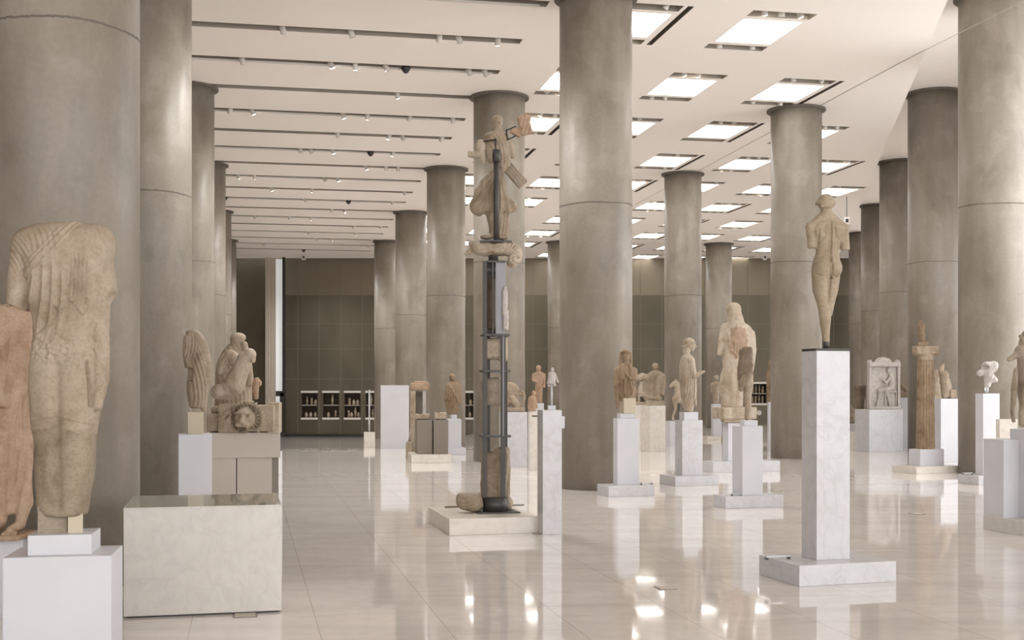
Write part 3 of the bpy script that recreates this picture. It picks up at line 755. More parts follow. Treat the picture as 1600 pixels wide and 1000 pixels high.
for y, x, r in ((414, 182, 9), (472, 186, 15), (520, 180, 9), (610, 186, 10)): S.ell((x, y, -10), (r, 40, r*1.3), 3, sub=True)
S.ell((47, 530, 0), (11, 60, 40), 6, sub=True)
S.ell((101, 668, -24), (43, 14, 8), 6)
S.cap((99, 560, -44), (99, 800, -36), 5, 7, 9, sub=True)
S.cut((100, 806), (-.18, 1), 2.5)
for x, y in ((118, 818), (70, 808)): S.ell((x, y, -22), (12, 20, 12), 3, sub=True)
S.folds((80, 378), (34, 30), -8, 9, 1.4, .3, 0, 1).folds((155, 380), (34, 36), -38, 4.5, .8, .2, 1).folds((40, 400), (26, 50), -30, 6, .8, .2, 1).folds((84, 470), (44, 70), 5, 15, 3.6, .15, 2, 1).folds((138, 440), (20, 46), 3, 7, 3.4, .05, 3, 1)
S.ridge([(124, 348), (92, 386), (49, 432)], 3.2, 3.6).ridge([(118, 346), (84, 384), (46, 424)], 1.6, 2.6).ridge([(130, 352), (98, 392), (50, 444)], 1.4, 2.4)
S.ridge([(68, 527), (84, 514), (100, 500), (108, 488), (98, 478), (110, 484), (114, 470)], 2.2, 2.6).ridge([(124, 470), (132, 478), (140, 492), (148, 470)], 2.2, 3).ridge([(60, 656), (100, 648), (152, 662)], 2, 1.6)
S.ridge([(146, 566), (149, 600), (150, 634)], 2.2, -5).ridge([(101, 575), (102, 650), (100, 790)], 10, -4).rough(5, 6, (88, 542), (50, 30)).rough(2.5, 5, (132, 552), (26, 30)).rough(1.6, 4, (162, 560), (16, 90))
S.rough(2.5, 9, (88, 545), (48, 32)).rough(2.2, 10, (160, 540), (22, 100)).rough(2.0, 16, (100, 760), (60, 90)).rough(.9, 26)
S.tinted(lambda x, z, d: (z > 676-5*np.cos((x-105)*.045)+2*np.sin(x*.3)))
o = sculpt_thing(S, 'headless_draped_statue', 'large headless beige statue in pleated drapery with a broken left arm, at the left edge', 'statue', ['stone', 'stone_brown2'], R, keep=True)
z0 = R.z
blk = boxo('support_block', (xat(82, R.c.y)-o.location.x, .01, (z0+zat(792, R.c.y))/2-o.location.z), (.15, .13, zat(785, R.c.y)-z0), 'stone_grey', o, .3)
blk = boxo('support_block', (xat(120, R.c.y)-o.location.x, -.02, (z0+zat(806, R.c.y))/2-o.location.z), (.075, .075, zat(795, R.c.y)-z0), 'cream', o, .3)

R = pedestal('low white pedestal at the left edge, behind the large foreground pedestal', ['white'], (-120, 36, 62, 846, 965), mode='R', yaw=10, depth=(.36, None, None))
S = Sculpt(-80, 62, 470, 848, -68, 50, 1.4)
S.loft([(480, -6, 46, 28, 0), (500, -8, 58, 34, 0), (540, -6, 58, 34, 0), (600, -4, 56, 33), (660, -4, 54, 33), (720, -2, 52, 31), (780, -4, 50, 29), (812, -6, 46, 26)], 3, 2.5, 6)
S.chain([(38, 505, -6, 14), (44, 560, -10, 13), (50, 620, -8, 10), (44, 700, 0, 10)], 8)
S.chain([(6, 560, -30, 11), (14, 610, -36, 11), (18, 640, -34, 8)], 6)
S.ell((16, 740, -40), (16, 18, 90), 8, sub=True); S.chain([(12, 690, -24, 18), (8, 770, -22, 15), (12, 818, -24, 9)], 6); S.chain([(40, 720, -10, 14), (44, 790, -12, 12), (38, 826, -16, 8)], 6)
for fx in (10, 38):
    S.chain([(fx, 826, -22, 7), (fx-5, 832, -44, 6)], 4)
    for i in range(5): S.cap((fx-11+i*4.4, 834, -46-(i % 3)), (fx-12+i*4.6, 836, -53), 2.6-.2*i, None, 1)
S.box((8, 842, -20), (46, 42, 4), 2, 2)
S.folds((8, 600), (52, 110), 14, 18, 2.2, .3, 1, 1).folds((46, 700), (22, 120), 4, 12, 2, .2, 1, 1).rough(1.6, 12)
S.cut((-4, 486), (.12, -1), 3)
sculpt_thing(S, 'draped_statue_fragment', 'headless pinkish draped statue with bare feet, cut by the left edge of the picture', 'statue', 'stone_red', R, keep=False)
# glass topped case
R = rect_floor(190, 193, 440, 967, 13); 
u, v = frame(13); P0 = Vector((*fl(193, 967), 0)); b = solve(P0, v, 440); R = mkrect(P0, .84, b, 'L', 13)
zt = zat(794, P0.y)
t = thing('glass_topped_case', 'low grey marble case with a dark glass top, beside the large left foreground pedestal', 'display case', (R.c.x, R.c.y, 0))
bm = bmesh.new(); H = zt; 
box(bm, (0, 0, .012+(H-.024)/2), (b, .84, H-.024), None, .003)
for c, s in (((0, -.4175, H-.006), (b, .005, .012)), ((0, .4175, H-.006), (b, .005, .012)), ((-b/2+.0025, 0, H-.006), (.005, .83, .012)), ((b/2-.0025, 0, H-.006), (.005, .83, .012))): box(bm, c, s)
o = bmobj('body', bm, 'marble_case', t); o.rotation_euler.z = math.radians(13)
o = boxo('glass_top', (0, 0, H-.0055), (b-.012, .828, .011), 'glasstop', t, math.radians(13), .002)
o = boxo('base_plinth', (0, 0, .006), (b-.04, .80, .012), 'black', t, math.radians(13), .002)
# slim torso
R = pedestal('white pedestal behind the glass topped case, carrying the slim torso', ['white', 'cream'], None, (279, 331, 336, 679, 838), (293, 318, 323, 644), mode='R', depth=(None, .3, .16))
S = Sculpt(286, 334, 510, 650, -24, 24, .8)
S.loft([(516, 305, 9, 8), (526, 306, 14, 12), (545, 308, 16, 13), (575, 310, 16, 12), (600, 309, 17, 12), (620, 309, 15, 12), (634, 309, 12, 10)], 2, 2.4, 3)
S.chain([(296, 526, -6, 7.5), (294, 545, -8, 7), (297, 568, -9, 6)], 3); S.cut((296, 572, 0), (0, 1), 1, (286, 303, 566, 590, -30, -6))
S.chain([(316, 532, -2, 8), (323, 560, 0, 7), (325, 590, 0, 5.5)], 3)
S.chain([(322, 590, -2, 6), (319, 636, -2, 4)], 3); S.ell((301, 516, 0), (10, 9, 5), 4); S.cut((309, 640), (-.2, 1), 1.5)
S.folds((312, 590), (16, 60), -10, 6.5, 1.3, .4, 0, 1).folds((300, 540), (16, 26), 10, 5, .7, .2, 0).rough(.6, 7)
sculpt_thing(S, 'slim_torso_statue', 'slim headless armless torso on a cream block, behind the glass topped case', 'statue', 'stone', R, keep=False, cx=308)

# pedestal with the lion head block
Y2 = 13.4
t = thing('stone_display_table', 'wide greige display table carrying the lion head block', 'pedestal', (xat(366, Y2), Y2+.5, 0), math.radians(14), 'display pedestals')
zt = zat(676, Y2); zb_ = zat(716, Y2)
boxo('top_slab', (0, 0, (zt+zb_)/2), (.76, .95, zt-zb_), 'greige', t)
boxo('side_panel', (-.25, -.02, zb_/2), (.30, .86, zb_), 'greige', t); boxo('side_panel', (.10, -.06, zb_/2), (.38, .74, zb_), 'greige', t); boxo('back_panel', (.315, .04, zb_/2), (.11, .7, zb_), 'darkpanel', t)
S = Sculpt(324, 436, 618, 684, -64, 45, .75)
S.box((368, 653, 6), (22, 30, 22), 2, 1); S.box((402, 653, 8), (30, 30, 20), 2, 1); S.box((338, 660, 10), (12, 24, 14), 3, 3); S.ell((336, 642, 4), (7, 10, 8), 2)
for x, y, r in ((346, 650, 5.5), (351, 663, 5)):
    S.chain([(x+r*(1-i*.07)*math.cos(i*.62), y+r*(1-i*.07)*math.sin(i*.62), -24, 1.3) for i in range(9)], .8)
S.chain([(346, 640, -24, 1.4), (352, 648, -25, 1.8), (360, 642, -24, 1.4)], 1); S.chain([(347, 664, -24, 1.4), (356, 656, -25, 1.6), (363, 648, -25, 1.3)], 1)
for ring, (rr, dd, L) in enumerate(((17.5, -28, 7), (22, -25, 7), (26, -22, 5))):
    n = 22+ring*4
    for i in range(n):
        a = 2*PI*(i+.5*(ring % 2))/n
        if math.sin(a) > .80: continue
        cx, cy = 390+rr*.98*math.cos(a), 653+rr*.95*math.sin(a)
        if cy < 628 or cx > 419: continue
        S.chain([(cx, cy, dd, 2.4), (cx+L*.7*math.cos(a+.25), cy+L*.6*math.sin(a+.25), dd+5, 1.2)], .7)
S.ell((389, 652, -28), (16.5, 16, 16.5), 2); S.ell((389, 662, -37), (10, 13, 8.5), 3)
S.cap((389, 645, -43), (389, 658, -50), 3.6, 4.8, 2); S.ell((389, 658.5, -53), (5, 3, 2.6), 1)
for q in (-1, 1):
    S.ell((389+8.5*q, 649, -44), (4.4, 4, 3), .8, sub=True); S.ell((389+8.5*q, 649.5, -41.2), (3.2, 2.6, 2.1), .4)
    S.cap((389+4*q, 644, -45), (389+13*q, 645, -40), 2, 1.4, 1); S.ell((389+5.5*q, 662, -50), (5.4, 4.5, 3.6), 1.4); S.ell((389+17*q, 639, -34), (3.8, 3, 4.6), 1)
S.ell((389, 668.3, -52), (6.8, 10, 2.8), .6, sub=True); S.ell((389, 672.5, -42), (7, 10, 2.4), 1.4)
S.cut((400, 675), (0, 1)).rough(.5, 4)
S.tinted(lambda x, z, d: (((x-389)**2+(z-654)**2) > 16.5**2) & (((x-389)**2+(z-654)**2) < 31**2) & (d < -24.8) | (abs(x-389) < 6) & (abs(z-668.5) < 2.4) & (d < -38))
o = sculpt_thing(S, 'lion_head_block', 'carved stone block with an open mouthed lion head and curled mane', 'sculpture', ['stone', 'stone_dark'], None, Y2+.1, zt, cx=380)
boxo('plain_end_block', (xat(423, Y2)-o.location.x, .12, .16), (.13, .34, .34), 'stone_pale', o, .1, .01)
S = Sculpt(330, 402, 480, 632, -30, 30, .8)
S.ell((371, 492, 0), (11, 11, 11), 2); S.ell((372, 489, 1), (12, 12, 8), 1)
S.loft([(498, 370, 12, 10), (510, 366, 18, 14), (530, 364, 25, 17), (560, 365, 28, 19), (600, 365, 29, 20), (630, 366, 29, 20)], 4, 2.4, 3)
S.chain([(384, 500, -8, 5), (390, 530, -11, 6), (393, 560, -10, 6)], 3)
S.ell((352, 520, -26), (12, 14, 22), 5, sub=True)
S.folds((368, 560), (30, 70), -12, 7, 1.3, .3, 0, 1).rough(1.3, 8, (362, 545), (30, 30)).rough(.6, 6)
sculpt_thing(S, 'hooded_figure_statue', 'tall worn hooded figure rising behind the lion head block', 'statue', 'stone', None, Y2+1.35, zt, cx=366)
boxo('display_pedestal', (xat(366, Y2+1.35), Y2+1.35, zt/2), (.46, .34, zt), 'greige'); o = bpy.context.scene.collection.objects[-1]
tag(o, 'greige pedestal under the hooded figure, hidden behind the display table', 'pedestal', 'display pedestals')
S = Sculpt(328, 410, 545, 632, -34, 34, .8)
S.chain([(352, 618, 4, 14), (366, 606, 0, 17), (376, 585, -2, 14), (384, 566, -4, 12), (392, 560, -6, 10)], 5)
S.chain([(372, 575, 2, 10), (360, 562, 6, 10), (350, 572, 8, 8), (344, 586, 8, 6)], 4)
S.chain([(390, 558, -6, 8), (400, 566, -10, 7)], 3); S.cut((401, 562), (1, .25), .8); S.ell((343, 618, 2), (14, 16, 13), 4); S.box((356, 581, 2), (4, 12, 4), 1, .5, sub=True)
S.cut((366, 630), (0, 1)); S.folds((360, 570), (20, 16), 30, 4, .6).rough(.5, 7)
sculpt_thing(S, 'crouching_animal_torso', 'broken animal torso with a raised chest lying on the lion head block', 'sculpture', 'stone_pale', None, Y2+.42, zt+ .0+(680-628)*Y2/F*.97, cx=368)
S = Sculpt(392, 410, 586, 626, -8, 8, .6)
S.chain([(401, 592, 0, 5), (399, 604, 0, 5.5), (400, 618, 0, 4)], 2); S.ell((405, 596, 0), (4, 4, 5), 2); S.cut((400, 623), (0, 1)); S.rough(.5, 4)
sculpt_thing(S, 'broken_hand_fragment', 'small orange tinted stone fragment to the right of the animal torso', 'fragment', 'stone_red', None, Y2+.5, zt+(680-628)*Y2/F*.97)

# ============================================================ WINGED FIGURE ON STEEL STAND
yw = 14
Rb = rect_floor(676, 702, 845, 837, yw); P0 = Vector((*fl(702, 837), 0)); u, v = frame(yw)
bb = solve(P0, v, 842); Rb = mkrect(P0, 1.15, bb, 'L', yw); YS = Rb.c.y
t = thing('marble_platform', 'low wide white marble platform under the steel stand in the middle', 'platform', (Rb.c.x, Rb.c.y, 0))
rbox('slab', Rb, 0, zat(811, P0.y), 'marble_warm', t, Vector((Rb.c.x, Rb.c.y, 0))); zp = zat(811, P0.y)
o = boxo('edge_rail', (0.02, .5, zp+.008), (bb*.96, .02, .016), 'darkpanel', t, math.radians(yw), .002)
SX = xat(774, YS)
st = thing('steel_display_stand', 'tall dark steel stand of bars and plates holding stone pieces, in the middle', 'stand', (SX, YS, zp))
def sl(px, py, dy=0): return Vector((xat(px, YS)-SX, dy, zat(py, YS)-zp))
bm = bmesh.new(); lathe(bm, [(.128, 0), (.128, zat(776, YS)-zp)], 40); o = bmobj('base_drum', bm, 'steel', st)
for p in o.data.polygons: p.use_smooth = len(p.vertices) == 4
boxo('foot_plate', (0, 0, .006), (.42, .40, .012), 'steel', st, .25, .002)
for py, hw, hd in ((681, 22, .13), (580, 21, .13), (524, 20, .13), (410, 14, .10)):
    c = sl(773, py); o = boxo('clamp_plate', c, (hw*2*YS/F, hd*2, .022), 'steel', st, .2, .002)
for (x, dy, a, b) in ((758, -.09, 410, 776), (786, -.09, 524, 776), (762, .10, 410, 776), (789, .10, 524, 776)):
    p, q = sl(x, a, dy), sl(x, b, dy); boxo('upright_bar', (p+q)/2, (.045 if x < 770 else .05, .03, p.z-q.z), 'steel', st, 0, .003)
p, q = sl(782, 411, -.07), sl(782, 524, -.07); boxo('web_plate', (p+q)/2, (.10, .02, p.z-q.z), 'steel_light', st, .12, .002)
p, q = sl(770.5, 411, -.10), sl(770.5, 524, -.10); boxo('web_rib', (p+q)/2, (.014, .12, p.z-q.z), 'steel', st, 0, .002)
p, q = sl(786.5, 526, -.105), sl(786.5, 680, -.105); boxo('web_rib', (p+q)/2, (.012, .05, p.z-q.z), 'steel_light', st, 0, .002)
p, q = sl(768, 411, .03), sl(768, 524, .03); boxo('back_plate', (p+q)/2, (.11, .02, p.z-q.z), 'steel', st, 0, .002)
p = sl(765, 423, -.08); boxo('cross_bar', p, (.12, .03, .03), 'steel', st, 0, .003)
o = boxo('top_plate', sl(774, 379), (.32, .22, .02), 'steel', st, .05, .002)
tubeo('pole', sl(776, 380, -.19), sl(776, 250, -.19), .029, 'steel', st, 20); tubeo('pole_collar', sl(776, 258, -.19), sl(776, 240, -.19), .04, 'steel', st, 20)
boxo('pole_shoe', sl(775, 380, -.10), (.12, .26, .018), 'steel', st, 0, .003)
tubeo('support_neck', sl(771, 378, -.02), sl(771, 410, -.02), .05, 'steel', st, 16)
bm = bmesh.new()
for a, b in (((775, 241, -.19), (775, 222, -.19)), ((775, 224, -.19), (756, 224, -.10)), ((775, 224, -.19), (775, 222, 0))): tube(bm, sl(*a), sl(*b), .008, 8)
bmobj('left_bracket', bm, 'black', st)
bm = bmesh.new()
for a, b in (((791, 204, -.05), (793, 221, -.05)), ((792, 205, -.05), (806, 198, -.03)), ((793, 220, -.05), (806, 213, -.03)), ((780, 212, 0), (792, 212, -.05))): tube(bm, sl(*a), sl(*b), .008, 8)
bmobj('right_bracket', bm, 'black', st)
# figure
S = Sculpt(729, 816, 176, 378, -32, 32, .9)
head(S, 777.5, 191, 22, 20, 0, 'cap', 1.2); S.chain([(777, 190, 3, 9), (775, 200, 4, 7)], 2); S.cap((778, 198, 0), (778, 210, 0), 6, 8, 3)
S.loft([(206, 777, 12, 9), (216, 776, 19, 12), (230, 778, 17, 13), (248, 783, 15, 12), (262, 786, 11, 10)], 3, 2.4, 3)
S.chain([(764, 214, 0, 7), (763, 232, -3, 7), (768, 250, -6, 7)], 3); S.chain([(790, 215, 0, 6), (798, 228, 0, 5), (801, 244, 0, 4)], 3)
S.chain([(786, 262, -4, 7), (782, 270, -2, 6)], 3)
S.loft([(266, 774, 10, 9), (280, 770, 17, 12), (296, 766, 24, 15), (312, 768, 30, 17), (324, 770, 34, 17), (334, 772, 31, 14)], 4, 2.2, 3)
S.ell((748, 322, -2), (14, 12, 16), 5); S.ell((800, 322, 0), (9, 12, 8), 4)
S.cut((800, 345), (.55, .85), 1, (775, 830, 318, 350)); S.cut((740, 340), (-.3, .95), 1, (720, 770, 325, 350))
S.loft([(325, 776, 20, 12), (345, 779, 17, 11), (362, 780, 16, 11), (372, 778, 18, 12)], 4, 2.4, 3); S.ell((760, 371, -6), (10, 10, 4.5), 3); S.ell((783, 372, -6), (12, 9, 4), 3)
S.fan((780, 310), (778, 262), (34, 52), 16, 2.0).folds((752, 306), (22, 36), 24, 8, 1.4, .4, 0, 1).folds((781, 232), (18, 36), -20, 6, 1.1, .5, 0, 1).folds((784, 350), (18, 28), 8, 6, 1.1, .2, 0, 1).rough(.7, 6)
nk = sculpt_thing(S, 'winged_figure_statue', 'draped running figure with spread skirt high on the steel stand', 'statue', 'stone', None, YS, None, keep=True)
def frag(S, name, label, m='stone', dy=0, cat='fragment'): return sculpt_thing(S, name, label, cat, m, None, YS+dy, None, keep=True)
S = Sculpt(798, 834, 174, 222, -12, 12, .8)
S.box((820, 196, 0), (9, 6, 15), 3, 1, ry=-.28); S.ell((821, 185, 0), (9, 6, 8), 3); S.box((807, 206, 0), (9, 5, 6), 2, 3, ry=.45); S.cut((832, 200), (1, .1), 1); S.folds((820, 195), (14, 22), 15, 6, .7).rough(.4, 4)
frag(S, 'wing_fragment', 'flat brownish wing fragment held out at the upper right of the stand', 'stone_red')
S = Sculpt(730, 762, 216, 260, -10, 10, .7)
S.ell((751, 229, 0), (8, 6, 11), 2); S.cap((738, 242, 0), (750, 240, 0), 5, 5.5, 2); S.box((735, 241, 0), (4, 5, 4.5), 1, 1); S.chain([(752, 238, 0, 6), (755, 250, 0, 3.5), (755, 257, 0, 1.5)], 2); S.rough(.5, 4)
frag(S, 'hand_fragment', 'pale broken hand shaped fragment on a thin rod at the upper left of the stand', 'stone_pale', -.06)
S = Sculpt(782, 822, 252, 296, -10, 10, .8)
S.box((805, 274, 2), (9, 5, 20), 1.5, 1, ry=-.72); S.folds((805, 274), (16, 24), -41, 5, .5).rough(.3, 4)
frag(S, 'board_fragment', 'narrow plank shaped stone piece slanting down beside the draped figure', 'stone_grey', .05)
S = Sculpt(724, 820, 372, 424, -34, 34, .9)
S.loft([(379, 771, 26, 16), (384, 770, 34, 22), (396, 770, 30, 20), (400, 770, 18, 14)], 3, 2.6, 3); S.chain([(748, 386, 0, 8), (735, 393, 0, 5), (728, 397, 0, 3)], 4); S.ell((741, 380, 0), (10, 9, 5), 3)
S.chain([(790, 388, -6, 12), (805, 394, -8, 11), (806, 405, -8, 10), (800, 412, -8, 8)], 4); S.ell((802, 408, -16), (9, 9, 8), 2)
S.chain([(802+(9-i*.6)*math.cos(i*.55)*1.05, 404+(9-i*.6)*math.sin(i*.55), -19, 1.6) for i in range(14)], 1)
S.ell((768, 403, -22), (6, 13, 9), 3, sub=True); S.ridge([(806+(11-.62*i)*math.cos(i*.5), 406+(10-.6*i)*math.sin(i*.5)) for i in range(16)], 1.3, -1.7).ridge([(782, 385), (796, 384), (812, 392)], 1.2, -1.2).ridge([(786, 391), (798, 388), (808, 396)], 1.1, -1.1); S.folds((790, 386), (24, 12), 60, 5, 1, .4).rough(1.0, 7)
frag(S, 'column_capital_fragment', 'broken scroll shaped column capital under the draped figure', 'stone_pale')
def rock(name, label, pts, m='stone_pale', res=.8, dy=0, cuts=(), rg=1.4, wl=8, fol=None):
    x0 = min(p[0]-p[2] for p in pts); x1 = max(p[0]+p[2] for p in pts); y0 = min(p[1]-p[3] for p in pts); y1 = max(p[1]+p[3] for p in pts); dd = max(p[4] for p in pts)
    S = Sculpt(x0, x1, y0, y1, -dd-4, dd+4, res)
    for (x, y, rx, ry, rd) in pts: S.box((x, y, 0), (rx, rd, ry), min(rx, ry, rd)*.6, min(rx, ry)*.4)
    for c in cuts: S.cut(*c)
    if fol: S.folds(*fol)
    S.rough(rg, wl).rough(rg*.4, wl*.35); return frag(S, name, label, m, dy)
rock('stone_fragment', 'thin jagged white stone sliver at the upper part of the steel stand', [(789, 468, 4, 16, 4), (789, 456, 2.5, 9, 3), (790, 500, 4.5, 16, 5), (788, 486, 4, 8, 4)], 'stone_white', .6, -.08, rg=1, wl=4)
rock('stone_fragment', 'blocky white stone fragment clamped in the upper bay of the stand', [(772, 545, 20, 17, 13), (786, 546, 7, 19, 12)], 'stone_pale', .8, .02, (((750, 530), (-1, -.3), 1), ((792, 562), (.8, .8), 1)))
rock('stone_fragment', 'grey stone fragment clamped in the middle bay of the stand', [(768, 612, 15, 22, 12), (757, 612, 6, 16, 9)], 'stone_grey', .8, .03)
rock('stone_fragment', 'long brown stone sliver inside the topmost bay of the stand', [(768, 475, 6, 40, 5)], 'stone_dark', .8, .02, rg=.8)
rock('stone_fragment', 'tall rough pale stone shaft standing behind the bars at the foot of the stand', [(765, 745, 13, 40, 15), (784, 740, 12, 42, 17), (772, 770, 20, 22, 16), (787, 710, 9, 12, 14)], 'stone', .9, .09, (((752, 712), (-.75, -.6), 2),), 2, 13, ((788, 745), (16, 50), 4, 9, 1.2))
S = Sculpt(708, 762, 760, 806, -28, 28, .8)
S.ell((730, 784, 0), (18, 16, 13), 3); S.ell((742, 787, 0), (15, 15, 13), 5); S.cap((720, 777, 0), (748, 776, 0), 7, 7, 4); S.cut((755, 790), (1, -.1), 1); S.cut((720, 798), (-.4, 1), 1); S.folds((732, 784), (22, 14), 75, 6, .9, .4).rough(1, 8)
sculpt_thing(S, 'stone_fragment', 'rounded pale stone lying on the platform left of the steel drum', 'fragment', 'stone', None, YS-.05, zp)
S = Sculpt(782, 806, 776, 806, -14, 14, .8); S.ell((793, 792, 0), (9, 10, 11), 2); S.rough(1, 6)
sculpt_thing(S, 'stone_fragment', 'small pale stone lying on the platform right of the steel drum', 'fragment', 'stone_pale', None, YS+.16, zp)
# marble slab beside the platform
R = pedestal('narrow tall slab of bluish white marble standing at the right end of the low platform', ['marble'], (842, 848, 878, 641, 836), yaw=14, depth=(.20, None, None))
bm = bmesh.new(); 
o = boxo('chipped_edge', (xat(877, R.c.y)-R.t.location.x, .02, zat(660, R.c.y)), (.05, .08, .12), 'marble', R.t, .3, .01)
t = thing('mounted_statuette', 'small white winged statuette on a thin white rod, on the marble slab', 'statuette', (xat(862, R.c.y), R.c.y, R.z)); og = t.location
L = lambda px, py, dy=0: Vector((xat(px, R.c.y)-og.x, dy, zat(py, R.c.y)-og.z))
hb = zat(634, R.c.y)-zat(641, R.c.y); boxo('foot_block', (0, 0, hb/2), (.075, .07, hb), 'white', t)
tubeo('rod', (0, 0, hb), L(862, 600), .009, 'white', t)
S = Sculpt(852, 874, 572, 606, -8, 8, .5)
S.ell((863, 577.5, -1), (3, 3, 3.4), 1); S.loft([(580, 862, 3, 2.5), (585, 862, 5.5, 4), (592, 862, 6, 4), (600, 861, 7, 4)], 1, 2.2, 1); S.chain([(866, 583, 0, 2), (872, 597, 1, 1.4)], 1); S.chain([(858, 584, 0, 2), (857, 594, 1, 1.4)], 1)
for q in (-1, 1): S.ell((862+q*4.5, 602, 0), (2.4, 3, 2.2), 1)
S.folds((862, 592), (8, 12), 0, 2.6, .4)
S.place('figurine', 'stone_plaster', R.c.y, None, t, None, True, (og.x, og.y, og.z))

# ============================================================ LEFT MID GROUP
R = pedestal('tall blank white panel standing left of the stone frame', ['white'], (592, 595, 639, 602, 701), yaw=10, depth=(.14, None, None), name='white_panel', group=None); R.t['category'] = 'panel'
X, Y = fl(577, 699); t = thing('rod_stand', 'thin clear rod standing on a small white block in front of the wall cases', 'stand', (X, Y, fz(X, Y)))
hb = zat(675, Y)-zat(699, Y); boxo('block', (0, 0, hb/2), (17*Y/F, .18, hb), 'marble_warm', t, .2); tubeo('rod', (0, 0, hb), (0, 0, zat(609, Y)-fz(X, Y)), .02, 'acrylic', t)
R = rect_floor(637, 643, 706, 724, 9, 'L', 1.0); z1 = zat(711, nearY(R, 643)); t = thing('low_plinth', 'low stone plinth under the two dark pedestals and the broken stone frame', 'platform', (R.c.x, R.c.y, 0)); rbox('slab', R, 0, z1, 'marble_warm', t, t.location)
Yq = R.c.y; RL = R
def dark_ped(l, r, label, sx, dy=0, mm='darkpanel'):
    X = xat((l+r)/2, Yq+dy); o = boxo('dark_pedestal', (X, Yq+dy, (z1+zat(656, Yq))/2), ((r-l)*Yq/F, .5, zat(656, Yq)-z1), mm, None, .16); return tag(o, label, 'pedestal', 'dark pedestals')
dark_ped(650, 673.5, 'left one of the two dark bronze coloured pedestals on the low plinth', 0)
dark_ped(675.5, 698, 'right one of the two dark bronze coloured pedestals on the low plinth', 0, .0, 'darkpanel')
zt = zat(656, Yq)
def slab_rock(label, x0, x1, y0, y1, m, Y, z, seed=0, name='stone_fragment', d=10):
    S = Sculpt(x0, x1, y0, y1, -d, d, .6); S.box(((x0+x1)/2, (y0+y1)/2, 0), ((x1-x0)/2, d-1, (y1-y0)/2), 2, 1); S.ell((x0+(x1-x0)*.3, y0, 0), ((x1-x0)*.2, d, (y1-y0)*.3), 1, sub=True); S.rough(.9, 4).rough(.4, 2)
    return sculpt_thing(S, name, label, 'fragment', m, None, Y, z)
slab_rock('rough flat stone on the left dark pedestal', 649, 672, 646, 655, 'stone', Yq, zt)
slab_rock('broken stone with a white face on the right dark pedestal', 679, 698, 644, 655, 'stone_pale', Yq, zt)
YF = Yq+.84; t = thing('broken_stone_frame', 'tall broken stone frame with white posts, behind the dark pedestals', 'sculpture', (xat(655, YF), YF, 0)); og = t.location
L = lambda px, py, dy=0: Vector((xat(px, YF)-og.x, dy, zat(py, YF)-og.z))
p = L(646, 611); boxo('left_post', (p.x, 0, p.z/2), (.10, .2, p.z), 'stone_pale', t, 0, .01); p = L(663, 611); boxo('right_post', (p.x, 0, p.z/2), (.055, .16, p.z), 'stone_plaster', t, 0, .006)
p = L(657, 611); boxo('dark_back', (p.x-.03, .13, p.z/2), (.16, .04, p.z), 'darkpanel', t, 0)
p = L(640.5, 690); boxo('foot_block', (p.x, -.05, p.z/2), (.13, .3, p.z), 'stone_pale', t); tubeo('slanting_brace', L(639, 690), L(645, 655), .02, 'stone_plaster', t, 8)
S = Sculpt(639, 671, 594, 613, -9, 9, .6); S.box((656, 604, 0), (14, 8, 5.5), 2, 1); S.box((658, 598, 0), (11, 7, 2), 1, 1); S.ell((668, 603, 0), (4, 7, 5), 1); S.rough(1, 4); S.place('lintel', 'stone_red', YF, None, t, None, True, (og.x, og.y, og.z))
# small draped statue
R = pedestal('white pedestal right of the dark pedestals, under the small draped statue', ['white', 'white', 'white'], (689, 693, 728, 701, 711), (698, 701, 721, 655), (703, 705, 714, 648), yaw=8)
S = Sculpt(693, 724, 582, 652, -14, 14, .55)
head(S, 707, 591, 13, 12, 0, 'cap', .8, .1)
S.loft([(597, 708, 6, 5), (602, 708, 11, 7), (612, 708, 12, 8), (628, 708, 11, 8), (640, 707, 10, 7), (648, 707, 8, 6)], 1.2, 2.4, 1.5)
S.chain([(699, 606, 0, 4), (697, 622, -1, 3.4), (699, 634, -2, 3)], 1.5); S.chain([(717, 606, 0, 4), (719, 620, -1, 3), (718, 632, -2, 2.6)], 1.5)
S.chain([(702, 602, -6, 2), (713, 620, -8, 2), (716, 628, -7, 2)], 1.5)
S.folds((708, 628), (13, 26), 8, 3.4, .7, .2, 0, 1).rough(.35, 3)
sculpt_thing(S, 'small_draped_statue', 'small brown draped statue with a head, on the pedestal right of the dark pedestals', 'statue', 'stone_brown', R, cx=707)

# ============================================================ BEHIND THE STAND
R = pedestal('broad white marble block behind the steel stand, under the curled fragment', ['marble'], (760, 784, 824, 644, 730), yaw=6, depth=(.5, None, None))
S = Sculpt(775, 828, 586, 648, -14, 14, .7)
S.chain([(783, 594, 0, 5), (784, 606, 0, 6), (782, 622, 0, 7), (788, 634, 0, 7)], 3); S.chain([(787, 632, 0, 6), (800, 624, -2, 7), (808, 634, -2, 6)], 3); S.box((800, 640, 0), (20, 10, 3), 1, 3)
S.chain([(813+(9-.3*i)*.8*math.cos(-1.2+i*.42), 622+(9-.3*i)*1.3*math.sin(-1.2+i*.42), 2, 2) for i in range(16)], 1)
S.ell((797, 612, 6), (16, 4, 15), 3); S.rough(.8, 5)
sculpt_thing(S, 'curled_animal_fragment', 'carved animal fragment with a curled reddish tail on the broad marble block', 'sculpture', 'stone', R)
R = pedestal('slender warm marble pedestal with a small black label, left of the marble slab', ['marble_warm'], (825, 828, 844, 643, 735), yaw=8)
p = boxo('label_plate', (xat(835.5, R.c.y)-R.t.location.x, -.165, zat(650, nearY(R, 836))), (.10, .012, .022), 'black', R.t, .14)
S = Sculpt(824, 840, 608, 646, -8, 8, .45)
